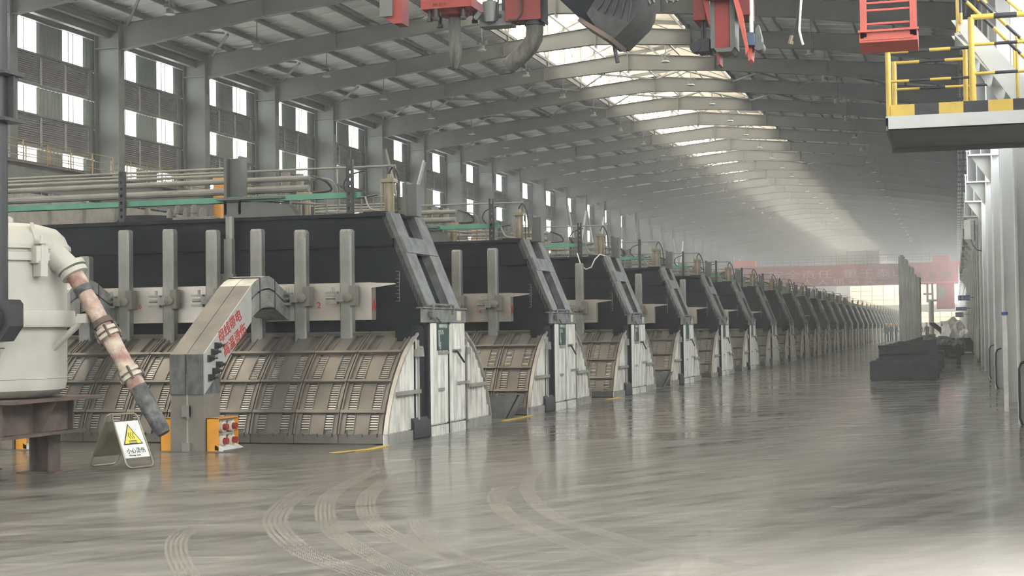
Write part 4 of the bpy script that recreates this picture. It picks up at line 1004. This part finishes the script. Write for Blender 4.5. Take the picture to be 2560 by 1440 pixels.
obj('cable', MB().tube([(-.16, -.1, 4.45), (-.1, -.16, 4.37), (-.02, -.18, 4.33), (.05, -.16, 4.37), (.06, -.14, 4.6), (.06, -.1, 7.3)], .01, 6), M_hose, t)
obj('elbow', MB().tube([(-.13, -.12, 4.46), (-.18, -.12, 4.40)], .03, 8).tube([(.1, 0, 4.47), (.1, 0, 7.4)], .05, 8), M_steel, t)
obj('bolt', MB().tube([(.06, -.09, 4.42), (.06, -.11, 4.42)], .02, 8), M_iron, t); obj('bolt', MB().tube([(.17, 0, 4.40), (.18, 0, 4.40)], .02, 8), M_iron, t)
t = thing('chute_pipe', 'dusty grey bent chute pipe under a dark red housing', 'crane tool', (-3.8, 14, 0), 'crane tools')
obj('housing', MB().box(-.28, .07, -.12, .12, 4.36, 7.4), M_redd, t); obj('guide_rail', MB().box(.07, .085, -.1, .1, 4.34, 7.4), M_iron, t)
ch = [(0, 4.37), (0, 4.28), (-.01, 4.20), (-.05, 4.13), (-.12, 4.06), (-.21, 3.99), (-.28, 3.94)]
obj('pipe', MB().tube([(-.02 + a, 0, b) for a, b in ch], [.085, .085, .085, .084, .083, .082, .08], 18, cap=False), M_chis, t)
obj('collar', MB().tube([(-.02, 0, 4.36), (-.02, 0, 4.32)], .1, 18), M_iron, t); obj('cable', MB().tube([(-.12, -.13, 7.3), (-.11, -.14, 4.42), (-.16, -.13, 4.36), (-.24, -.13, 4.36)], .01, 6), M_hose, t)
# clam-shell grab
t = thing('clamshell_grab', 'big black clamshell bucket with curved ribs hanging closed', 'crane tool', (-3.05, 14, 0), 'crane tools')
sh1 = [(-.52, 4.56), (-.27, 4.31), (-.03, 4.10), (.0, 4.13), (-.02, 4.34), (.03, 4.8), (-.3, 5.0)]
obj('shell', MB().prism(sh1, 'y', -.25, .35), M_black, t)
pr = [(-.03, 4.09), (.07, 4.09), (.17, 4.18), (.27, 4.27), (.325, 4.37), (.34, 4.46), (.30, 4.6), (.2, 4.8), (-.02, 4.8), (-.08, 4.5), (-.19, 4.34)]
obj('shell', MB().prism(pr, 'y', -.30, .4), mat('worn_black_steel', (.025, .025, .028), .5, .2, (.055, .055, .055), 9, bump=.2), t)
for j in range(5):
    a = [Vector((-.08 + j * .085, -.31, 4.62)), Vector((-.03 + j * .085, -.31, 4.50)), Vector((-.06 + j * .08, -.31, 4.40 - j * .012)), Vector((-.10 + j * .08 , -.31, 4.335 - j * .02))]
    a = [Vector((p.x + .06, p.y, p.z)) for p in a]
    obj('rib', MB().tube([Vector((-.0 + j * .068, -.31, 4.62)), Vector((.0 + j * .07, -.315, 4.50)), Vector((-.035 + j * .07, -.315, 4.42)), Vector((-.09 + j * .075, -.31, 4.36 - j * .03))], .012, 6), M_blk, t)
obj('lip', MB().bar((-.25, -.05, 4.28), (.06, -.05, 4.07), .62, .04), M_brown, t)
obj('pin', MB().tube([(.0, 0, 4.12), (.02, 0, 3.99), (.035, 0, 3.915)], .02, 8), M_iron, t)
obj('suspension', MB().box(-.15, .15, -.1, .1, 4.8, 7.4), M_iron, t)
hk = [(0, 0, 4.62), (0, 0, 4.50), (.03, 0, 4.44), (.06, 0, 4.46), (.05, 0, 4.5)]
for i, (x, lb) in enumerate(((-2.72, 'small steel hook hanging just right of the black bucket'), (-2.56, 'middle steel hook between bucket and red column'), (-2.50, 'rightmost steel hook between bucket and red column'))):
    o = thing('hook', lb, 'hook', (x, 14, 0), 'hooks beside the bucket'); obj('shank', MB().tube(hk, .016, 8), M_steel, o); obj('link', MB().box(-.02, .02, -.02, .02, 4.6, 7.4), M_iron, o)
# red column
t = thing('anode_gripper', 'red telescopic gripper column with steel jaws and cylinders', 'crane tool', (-2.13, 15, 0), 'crane tools')
obj('outer_housing', MB().box(-.29, -.17, -.2, .2, 4.43, 7.4).box(.16, .26, -.2, .2, 4.45, 7.4), M_redd, t)
obj('front_housing', MB().box(-.15, .17, -.26, -.2, 4.61, 7.4), M_red, t)
obj('mast', MB().box(-.09, .06, -.13, .13, 4.15, 7.4), M_red, t)
obj('mast_frame', MB().box(-.13, -.09, -.15, .15, 4.15, 4.65).box(.06, .11, -.15, .15, 4.15, 4.65).prism([(-.1, 4.15), (.1, 4.15), (.07, 4.11), (-.07, 4.11)], 'y', -.15, .15), M_steel, t)
obj('jaw', MB().prism([(-.09, 4.16), (-.05, 4.16), (-.05, 4.0), (-.07, 3.99)], 'y', -.1, .1).prism([(-.13, 4.6), (-.155, 5), (-.19, 4.6), (-.13, 4.35)], 'y', -.22, -.2), M_red, t)
obj('jaw', MB().prism([(.2, 4.3), (.28, 4.25), (.26, 4.03), (.23, 4.01)], 'y', -.1, .1).prism([(.10, 4.65), (.18, 4.3), (.22, 4.12), (.22, 4.05), (.25, 4.1), (.2, 4.45), (.14, 4.65)], 'y', -.25, -.2), M_lred, t)
obj('damper', MB().box(-.27, -.15, -.12, .12, 4.13, 4.26).tube([(-.22, -.1, 4.25), (-.22, -.1, 4.44)], .012, 8).tube([(-.195, -.1, 4.25), (-.195, -.1, 4.44)], .012, 8).tube([(-.29, 0, 4.18), (-.29, -.14, 4.18)], .055, 12), M_iron, t)
obj('white_rod', MB().tube([(.27, -.15, 7.3), (.27, -.15, 4.28)], .02, 10), M_panelw, t)
obj('sensor_box', MB().box(.23, .30, -.2, -.08, 4.15, 4.27), mat('dull_blue_case', (.05, .09, .15), .5), t); obj('motor', MB().tube([(.33, -.1, 4.16), (.33, .1, 4.16)], .05, 14).prism([(.29, 4.14), (.35, 4.14), (.36, 4.24), (.33, 4.37), (.30, 4.33)], 'y', -.08, .08), M_steel, t)
for x in (-.08, .02, .20):
    obj('clip', MB().tube([(x, -.27, 4.62), (x + .04, -.28, 4.68)], .012, 6), M_panelw, t)
# hoses
t = thing('hanging_hose', 'black hose with brass end hanging beside a bare grey one', 'hose', (-1.42, 15, 0))
obj('hose', MB().tube([(.01, 0, 7.3), (.01, 0, 4.6), (0, 0, 4.4), (-.03, 0, 4.27), (-.06, 0, 4.2)], .022, 10), M_hose, t); obj('ferrule', MB().tube([(-.058, 0, 4.25), (-.08, 0, 4.17)], .026, 10), M_brass, t)
obj('bare_hose', MB().tube([(.035, -.03, 7.3), (.035, -.03, 4.6), (.02, -.03, 4.42), (.01, -.03, 4.3), (.03, -.03, 4.2), (.045, -.03, 4.15)], .012, 8), M_panelw, t)
# red cage
t = thing('ladder_cage', 'open red ladder cage hanging from the crane near the stairs', 'cage', (-.57, 15, 0))
for x in (-.25, .21): obj('stile', MB().box(x - .0, x + .06, -.2, -.16, 4.14, 7.4).box(x, x + .03, -.2, .2, 4.14, 4.20), M_lred, t)
for x in (-.25, .24): obj('stile', MB().box(x - .0, x + .03, .12, .16, 4.1, 7.4), M_red, t)
for z in (4.27, 4.40, 4.47, 4.60, 4.75): obj('rung', MB().box(-.2, .22, -.19, -.17, z, z + .018), M_lred, t)
obj('kick_box', MB().prism([(-.2, 4.19), (.12, 4.22), (.12, 4.05), (-.2, 4.10)], 'x', -.26, .28).box(-.22, .24, -.205, -.2, 4.12, 4.15), M_lred, t)
obj('flange', MB().box(-.27, .29, -.23, -.2, 4.195, 4.215), M_lred, t)

# ---------------------------------------------------------------- landing platform and stairs
t = thing('landing_platform', 'white edged steel landing with yellow and black railing at upper right', 'platform', (0, 19.5, 0))
obj('edge_beam', MB().box(-.79, 1.7, 0, .03, 3.90, 4.02).box(-.77, 1.7, .0, .15, 3.86, 3.90), M_wsteel, t)
obj('soffit', MB().box(-.79, 1.7, .03, 2.2, 3.86, 3.92).box(-.79, -.76, 0, 2.2, 3.84, 4.0).box(-.8, 1.7, 2.17, 2.2, 3.8, 4.0), M_steel, t)
def segbar(pa, pb, r, n, name, start=0, box=None):
    pa = Vector(pa); pb = Vector(pb)
    for i in range(n):
        a = pa.lerp(pb, i / n); b = pa.lerp(pb, (i + 1) / n); m_ = M_yel2 if (i + start) % 2 == 0 else M_blk
        mb = MB().tube([a, b], r, 10) if box is None else MB().box(a.x, b.x, a.y, a.y + .006, a.z, a.z + box)
        obj(name, mb, m_, t)
obj('post', MB().tube([(-.75, .04, 4.02), (-.75, .04, 4.83)], .033, 12), M_yel2, t); obj('post', MB().tube([(.255, .04, 4.02), (.255, .04, 5.2)], .038, 12), M_yel2, t)
obj('post', MB().tube([(-.75, 2.1, 4.0), (-.75, 2.1, 5.06)], .033, 12), M_yel2, t); obj('post', MB().tube([(.3, 2.1, 4.0), (.3, 2.1, 5.06)], .033, 12), M_yel2, t); obj('post', MB().tube([(.18, .3, 4.0), (.18, .3, 4.9)], .03, 12), M_yel2, t)
segbar((-.75, .04, 4.83), (.255, .04, 4.83), .022, 4, 'rail'); segbar((-.75, .04, 4.46), (.255, .04, 4.46), .018, 4, 'rail', 0)
segbar((-.75, 2.1, 5.04), (.6, 2.1, 5.04), .022, 4, 'rail'); segbar((-.75, 2.1, 4.67), (.6, 2.1, 4.67), .018, 4, 'rail')
segbar((.255, .04, 5.2), (1.6, .04, 5.2), .035, 5, 'rail', 0); segbar((.255, .04, 4.86), (1.6, .04, 4.86), .02, 5, 'rail', 0); segbar((.255, .04, 4.5), (1.6, .04, 4.5), .02, 5, 'rail', 0)
segbar((-.73, -.0, 4.02), (1.6, -.0, 4.02), .02, 8, 'toe_board', 0, .14)
t = thing('steel_stairs', 'white stringer stairs with striped handrails rising from the landing', 'stairs', (0, 19.9, 0))
obj('stringer', MB().prism([(.02, 5.25), (.24, 5.25), (.95, 4.38), (.95, 4.10), (.78, 4.13)], 'y', 0, .012), M_wsteel, t)
obj('stringer', MB().prism([(.02, 5.2), (.24, 5.2), (.95, 4.3), (.95, 4.0), (.78, 4.03)], 'y', .8, .812), M_wsteel, t)
for i in range(6):
    a = Vector((.06 + i * .15, .012, 5.06 - i * .183)); obj('tread', MB().box(a.x, a.x + .2, .012, .8, a.z, a.z + .03).prism([(a.x, a.z), (a.x + .03, a.z), (a.x + .17, a.z - .15), (a.x + .15, a.z - .18)], 'y', .01, .03), M_wsteel, t)
for yy, xa, za, zb, r in ((0, -.1, 5.82, 4.60, .022), (0, -.1, 5.99, 4.80, .022), (.8, .0, 6.15, 4.85, .02), (.8, .1, 6.25, 5.15, .02)):
    pa = Vector((xa, yy, za)); pb = Vector((xa + 1.1, yy, zb))
    for i in range(7):
        obj('handrail', MB().tube([pa.lerp(pb, i / 7), pa.lerp(pb, (i + 1) / 7)], r, 8), M_yel2 if i % 2 == 0 else M_blk, t)
for yy in (0, .8):
    for x in (.1, .8): z = 5.15 - (x - .1) * 1.245; obj('baluster', MB().tube([(x, yy, z - .05), (x, yy, z + .72)], .018, 8), M_yel2, t)
obj('hanger_rod', MB().tube([(.14, -.03, 5.2), (.14, -.03, 5.33)], .02, 8), M_yel2, t)
obj('hanger_rod', MB().tube([(.14, -.03, 5.33), (.14, -.03, 7)], .016, 8), M_blk, t)

# ---------------------------------------------------------------- right wall furniture
def wpost(x, y, h, lb, blue):
    t = thing('marker_post', lb, 'post', (x, y, 0), 'posts along the right wall')
    obj('shaft', MB().box(-.035, .035, -.035, .035, 0, h), M_panelw if blue else M_wsteel, t)
    obj('cap', MB().box(-.05, .05, -.05, .05, h, h + .05), M_blue if blue else M_wsteel, t)
wpost(.76, 25.9, 1.56, 'white marker post with blue cap standing by the nearest right columns', True)
wpost(.80, 62, 1.5, 'thin pale marker post far along the right wall', False)
for i, (y, lb) in enumerate(((22.3, 'dark bent pipe handle on the right column nearest the viewer'), (35.2, 'dark bent pipe handle on the third right column'), (41.9, 'dark bent pipe handle on the fourth right column'))):
    o = obj('grab_pipe', MB().tube([(.86, y, 0.0), (.83, y, .1), (.83, y, .78), (.86, y, .86), (.95, y, .9)], .018, 8), M_iron); tag(o, lb, 'pipe', 'bent pipes on the right columns')
t = thing('switch_box', 'pale metal switch box with trailing cable on a right column', 'electrical box', (.46, 55.28, .06))
obj('bracket', MB().box(.2, .38, -.1, -.04, 4.5, 4.56).box(.2, .38, -.1, -.04, 4.85, 4.91).box(.36, .4, -.1, .1, 4.4, 5.0), M_wsteel, t)
obj('case', MB().box(-.12, .22, -.25, -.02, 4.35, 5.02), M_wsteel, t); obj('door', MB().box(.10, .2, -.27, -.25, 4.38, 5.0), M_lamp, t); obj('hinge', MB().box(.22, .25, -.3, -.1, 4.3, 5.0), M_iron, t)
obj('cable', MB().tube([(.1, -.2, 4.35), (.15, -.22, 4.15), (.3, -.22, 3.98), (.5, -.22, 3.92)], .015, 6), M_hose, t)
def bsign(x0, x1, y, z0, z1, txt, lb):
    t = thing('wall_sign', lb, 'sign', (x0, y, 0), 'blue signs along the right wall')
    p = obj('panel', MB().box(0, x1 - x0, 0, .03, z0, z1), M_blue, t)
    text(txt, (z1 - z0) * .72, frame_mtx(((x1 - x0) / 2, -.004, z0 + (z1 - z0) * .22), (1, 0, 0), (0, 0, 1)), M_txtw, p, .002, align='CENTER')
    obj('bracket', MB().box(x1 - x0, .85 - x0 if .85 > x1 else x1 - x0 + .05, .0, .03, (z0 + z1) / 2, (z0 + z1) / 2 + .04), M_steel, t)
bsign(.12, .68, 75.0, 2.62, 2.86, '防暑饮品', 'blue sign with white characters, topmost and nearest on the right wall')
bsign(.02, .60, 90.2, 2.30, 2.50, '消防器材', 'blue sign tilted below the topmost sign')
bsign(-.02, .45, 96.8, 1.98, 2.26, '值班室', 'blue sign lowest and farthest on the right wall')

# ---------------------------------------------------------------- anode assemblies on the floor
def anode(y, lb, step):
    hv = .07 * math.sin(y * 3.1); t = thing('anode_assembly', lb, 'anode', (-1.33, y, 0), 'anode assemblies standing in the aisle')
    c = .04; w_ = .85
    blk = [(-w_ + .0, .03), (-w_ + .03, 0), (w_ - .03, 0), (w_, .03), (w_, .52 - c), (w_ - c, .52), (-w_ + c, .52), (-w_, .52 - c)]
    obj('carbon_block', MB().prism(blk, 'y', 0, .62), M_carbon, t)
    obj('stub', MB().tube([(-.45, .35, .52), (-.45, .35, .72)], .09, 12), M_iron, t); obj('stub', MB().tube([(.45, .35, .52), (.45, .35, .72)], .09, 12), M_iron, t); obj('stub', MB().tube([(0, .35, .52), (0, .35, .72)], .09, 12), M_iron, t)
    obj('yoke', MB().box(-.6, .6, .22, .48, .68, .9).box(-.12, .12, .2, .5, .9, 1.02), M_iron, t)
    obj('rod', MB().prism([(-.085, .28), (.07, .28), (.085, .30), (.085, .43), (-.085, .43)], 'z', 1.0, 3.2 + hv).box(-.05, .05, .29, .42, 3.2 + hv, 3.24 + hv), M_rod, t)
    return t
ys = [40.7, 42.6, 44.5, 46.6, 48.8, 51.2, 53.8, 56.6, 59.6]
for i, y in enumerate(ys):
    a = anode(y, f'black carbon anode with tall metal rod, {nth(i + 1)} from the near end of the aisle stack', False)
    if i: a.location.x += .035 * math.sin(i * 2)
for i, (x, y, z, w_, h, lb) in enumerate(((-1.22, 41.3, .52, .72, .34, 'black carbon butt laid flat on the nearest anode'), (-.95, 46, .0, .55, .55, 'black carbon block standing right of the anode row'), (-.15, 53, .0, .5, .5, 'black carbon block lowest at the right of the pallet'))):
    pass
b0 = thing('carbon_tray', 'dark steel tray with carbon butts resting on the nearest anodes', 'tray', (-1.215, 40.95, 0))
obj('carrier', MB().prism([(-.72, .525), (.72, .525), (.74, .56), (.74, .84), (-.74, .84), (-.74, .56)], 'y', .0, .14), M_carbon, b0)
obj('lip', MB().box(-.76, .76, .0, .16, .84, .92), M_iron, b0)
b0 = obj('carbon_block', MB().prism([(-.8, 0), (-.42, 0), (-.40, .03), (-.40, .55), (-.44, .57), (-.8, .57)], 'y', 52.5, 54.6), M_carbon); tag(b0, 'black carbon block edge standing right of the nearest anodes', 'carbon block')
pt = thing('steel_pallet', 'dark flat pallet loaded with scrap beyond the anodes', 'pallet', (-.1, 58, 0))
obj('deck', MB().box(-.75, .35, 0, 4, .38, .62), M_iron, pt); obj('skid', MB().box(-.55, -.35, .1, 3.8, 0, .38).box(.1, .25, .1, 3.8, 0, .38), M_iron, pt)
def lump(name, c, r, m_, lb, cat, grp=None, seed=1, n=2, sq=(1, 1, .7)):
    rnd = random.Random(seed); bm = bmesh.new(); bmesh.ops.create_icosphere(bm, subdivisions=n, radius=1)
    for v in bm.verts: v.co *= 1 + rnd.uniform(-.22, .22)
    me = bpy.data.meshes.new(name); 
    for v in bm.verts: v.co = Vector((v.co.x * r * sq[0], v.co.y * r * sq[1], max(v.co.z * r * sq[2], -r * sq[2] * .8)))
    bm.to_mesh(me); bm.free(); me.materials.append(m_)
    for p in me.polygons: p.use_smooth = False
    o = link(name, me, None, c)
    if lb: tag(o, lb, cat, grp)
    return o
rnd = random.Random(3)
sc_lab = ['topmost chunk', 'chunk at the left end', 'chunk at the right end', 'middle chunk', 'small chunk in front', 'flat chunk behind', 'tilted chunk beside the chute', 'round chunk near the bag', 'pale chunk']
for i, (x, y, z, r) in enumerate(((-.35, 59, .82, .26), (-.62, 60.3, .78, .2), (.1, 59.6, .78, .2), (-.2, 60.8, .8, .24), (-.05, 58.5, .72, .13), (-.5, 61.4, .85, .3))):
    lump('scrap_chunk', (x, y, z - .03), r, M_rub, f'dark scrap {sc_lab[i]} on the flat steel pallet', 'scrap', 'scrap on the pallet', i)
for i, (x, y, r) in enumerate(((-1.5, 70, .62), (-.9, 72, .75), (-.25, 74, .6), (-1.2, 78, .8), (-1.9, 74, .6), (-.4, 70, .45))):
    lump('scrap_heap', (x, y, r * .55), r, M_rub if i % 2 else M_carbon, 'dark heap of carbon scrap behind the anodes, ' + ['left front', 'middle front', 'right middle', 'largest at the back', 'far left', 'smallest right front'][i], 'scrap heap', 'scrap heaps in the aisle', 20 + i)
lump('bulk_bag', (-.15, 83.4, .80), 1.0, M_bag, 'large white sack heaped on dark machinery by the right wall', 'bag', 'white bags', 41, 3, (.62, .8, 1.0))
lump('bulk_bag', (.42, 82.3, .9), .42, M_bag, 'smaller white sack slumped right of the large one', 'bag', 'white bags', 42, 3, (.7, .9, .8))
for i, (x, y, lb) in enumerate(((-.35, 82, 'dark machine under the white sacks, left one'), (.45, 81.5, 'dark machine under the white sacks, right one'))):
    t = thing('floor_scrubber', lb, 'machine', (x, y, 0)); obj('body', MB().prism([(-.38, .1), (.38, .1), (.38, .6), (.25, .8), (-.3, .8), (-.38, .6)], 'y', 0, 1.0), M_iron, t)
    for sx in (-.38, .30): obj('wheel', MB().tube([(sx, .3, .16), (sx + .08, .3, .16)], .16, 14), M_hose, t)
t = thing('loading_chute', 'pale upright pipe with slanting dark conveyor arm beyond the rods', 'conveyor', (-1.3, 88, 0))
obj('pipe', MB().tube([(-.0, 0, .9), (-.0, 0, 2.85)], .13, 14), M_wsteel, t); obj('arm', MB().bar((.0, 0, 1.6), (1.6, -2, .3), .3, .12), M_iron, t); obj('stand', MB().box(-.2, .2, -.2, .2, 0, 1.0), M_bus, t)
mb = MB(); 
o = thing('cover_plate', 'dark flat plate lying on the floor by the right columns', 'plate', (.5, 78, 0)); obj('plate', MB().box(-.45, .35, 0, 3, 0, .05), M_iron, o)

# ---------------------------------------------------------------- people
def person(x, y, helm, lb, face, lean=0., arms=0.):
    t = thing('person', lb, 'person', (x, y, 0), 'workers in the aisle', None, face)
    J = [((0, 0, .95), .145), ((0, .0, 1.12), .135), ((0, lean * .5, 1.32), .165), ((0, lean, 1.46), .07), ((0, lean + .02, 1.56), .09), ((0, lean + .02, 1.68), .085)]
    E = [(0, 1), (1, 2), (2, 3), (3, 4), (4, 5)]
    for s in (-1, 1):
        n = len(J); J += [((s * .10, 0, .88), .10), ((s * .11, .02, .50), .07), ((s * .11, -.01, .10), .05), ((s * .12, .14, .04), .04)]; E += [(0, n), (n, n + 1), (n + 1, n + 2), (n + 2, n + 3)]
        n = len(J); J += [((s * .20, lean * .9, 1.38), .065), ((s * .26, lean * .6 + .03, 1.12), .045), ((s * .22, lean * .5 + .12 + arms, .92 + arms * .6), .035), ((s * .21, lean * .5 + .17 + arms, .86 + arms * .7), .035)]; E += [(2, n), (n, n + 1), (n + 1, n + 2), (n + 2, n + 3)]
    me = bpy.data.meshes.new('body'); me.from_pydata([j[0] for j in J], E, []); me.update()
    o = link('body', me, t); md = o.modifiers.new('skin', 'SKIN'); 
    for i, j in enumerate(J): me.skin_vertices[0].data[i].radius = (j[1], j[1])
    me.skin_vertices[0].data[0].use_root = True
    o.modifiers.new('sub', 'SUBSURF').levels = 1; o.modifiers['sub'].render_levels = 1
    dg = bpy.context.evaluated_depsgraph_get(); m2 = bpy.data.meshes.new_from_object(o.evaluated_get(dg)); o.modifiers.clear(); o.data = m2
    m2.materials.clear()
    for q in (M_cloth, M_cloth2, M_skin): m2.materials.append(q)
    for p in m2.polygons:
        z = p.center.z; p.material_index = 2 if z > 1.5 or (z < .93 + arms * .6 and abs(p.center.x) > .17 and p.center.y > .13) else (1 if z < .95 else 0); p.use_smooth = True
    obj('helmet', MB().lathe([(.135, 1.68), (.12, 1.70), (.115, 1.76), (.07, 1.81), (.01, 1.825)], (0, lean + .02, 0), 14), helm, t)
M_hy = mat('yellow_helmet', (.8, .42, .05), .4); M_hr = mat('red_helmet', (.55, .06, .04), .4); M_hw = mat('white_helmet', (.8, .8, .78), .4)
person(-6.25, 147, M_hy, 'worker in dark clothes and yellow helmet, left one of three beside the pots', .4, .03)
person(-5.95, 150, M_hy, 'worker in dark clothes and yellow helmet, middle of three beside the pots', 2.6, .0)
person(-5.45, 148, M_hy, 'worker in dark clothes and yellow helmet, right one of three beside the pots', -1.2, .06, .1)
person(-3.1, 141, M_hw, 'worker with white helmet right behind the anode rods', .3, .05)
person(-2.45, 139, M_hr, 'worker with red helmet right of the white helmeted one', 2.5, .02, .05)
person(-1.0, 118, M_hw, 'dark clothed worker beside the white sack', 1.5, .0)

# ---------------------------------------------------------------- far red crane
t = thing('overhead_crane', 'red bridge crane far down the hall with white characters', 'crane', (0, 195, 0))
zg0, zg1 = 6.75, 9.25
gd = obj('bridge_girder', MB().box(-28.4, .4, 0, 1.2, zg0 + .3, zg1).box(-28.4, .4, -.15, 1.3, zg0 + .75, zg0 + .85).box(-28.4, .4, -.1, 1.3, zg1, zg1 + .1).box(-28.4, .4, 0, 1.2, zg0, zg0 + .3), M_red, t)
text('安全责任', 1.15, frame_mtx((-22.8, -.02, 7.8), (1, 0, 0), (0, 0, 1)), M_txtf, gd, .02); gd.children[0].scale = (1.75, 1, 1)
o = text('重于泰山', 1.15, frame_mtx((-13.6, -.02, 7.8), (1, 0, 0), (0, 0, 1)), M_txtf, gd, .02); o.scale = (1.75, 1, 1)
o = text('人 人 抓 落 实          ★', .8, frame_mtx((-18.7, -.17, 6.95), (1, 0, 0), (0, 0, 1)), M_txtf, gd, .02); o.scale = (1.9, 1, 1)
for x0, x1, z1 in ((-27.2, -24.5, 10.2), (-2.6, -.6, 10.3)): obj('drive_box', MB().box(x0, x1, 0, 1.5, zg1 + .1, z1), M_lred, t)
obj('end_carriage', MB().box(-28.7, -27.9, -2, 6, 7.9, 8.8), M_red, t); obj('end_carriage', MB().box(.3, 1.1, -2, 6, 8.9, 9.5), M_red, t)
mb = MB()
for i in range(24): mb.box(-24 + i * 1.0, -23.95 + i * 1.0, 0, .05, zg1 + .1, zg1 + 1.2)
for z in (.5, .85, 1.2): mb.box(-24, -1, 0, .05, zg1 + z, zg1 + z + .05)
obj('handrail', mb, M_brown, t, True)
obj('cab_panel', MB().box(-14.4, -9.2, 1.5, 3, zg1 + .2, zg1 + 1.9), M_lamp, t)
for x in (-14.45, -13.1, -10.6, -9.2): obj('cab_post', MB().box(x, x + .08, 1.4, 1.48, zg1 + .1, zg1 + 2), M_red, t)
obj('trolley', MB().box(-6.2, .3, -3, 0, 6.9, 9.3), M_red, t)
for x in (-4.2, -2.6, -.9): obj('wheel', MB().tube([(x, -3.1, 7.7), (x, -3.0, 7.7)], .5, 18), M_redd, t)
obj('platform', MB().box(-6.4, 0, -3.4, -1, 6.75, 6.9), M_lred, t)
obj('operator_cab', MB().box(-2.2, -.1, -3, -1, 3.6, 6.75), M_red, t); obj('cab_window', MB().box(-2.0, -1.2, -3.03, -3.0, 4.8, 6.2), M_steel, t)
for x, z in ((-6.0, 4.8), (-5.2, 4.1), (-4.6, 5.2), (-3.4, 4.4), (-2.8, 3.6)): obj('tool_mast', MB().box(x, x + .25, -2.6, -2.3, z, 6.9).box(x - .35, x + .6, -2.6, -2.5, z + .9, z + 1.15), M_redd, t)

# ---------------------------------------------------------------- haze
def haze(dens, y0, y1, z1, label):
    M, nt, b = new_mat('dusty_haze'); nt.nodes.remove(b); out = nt.nodes['Material Output']
    v = nt.nodes.new('ShaderNodeVolumeScatter'); v.inputs['Color'].default_value = (.93, .96, 1., 1); v.inputs['Density'].default_value = dens; v.inputs['Anisotropy'].default_value = .1
    nt.links.new(v.outputs[0], out.inputs['Volume'])
    tag(obj('haze', MB().box(XL + .2, XR - .05, y0, y1, -.02, z1), M), label, None, None, 'stuff')
haze(FOG, Y0 + .2, Y1 - .3, 13.9, 'thin dusty haze filling the hall')
haze(FOG_FAR, 80, Y1 - .4, 13.8, 'thicker pale haze in the far part of the hall')
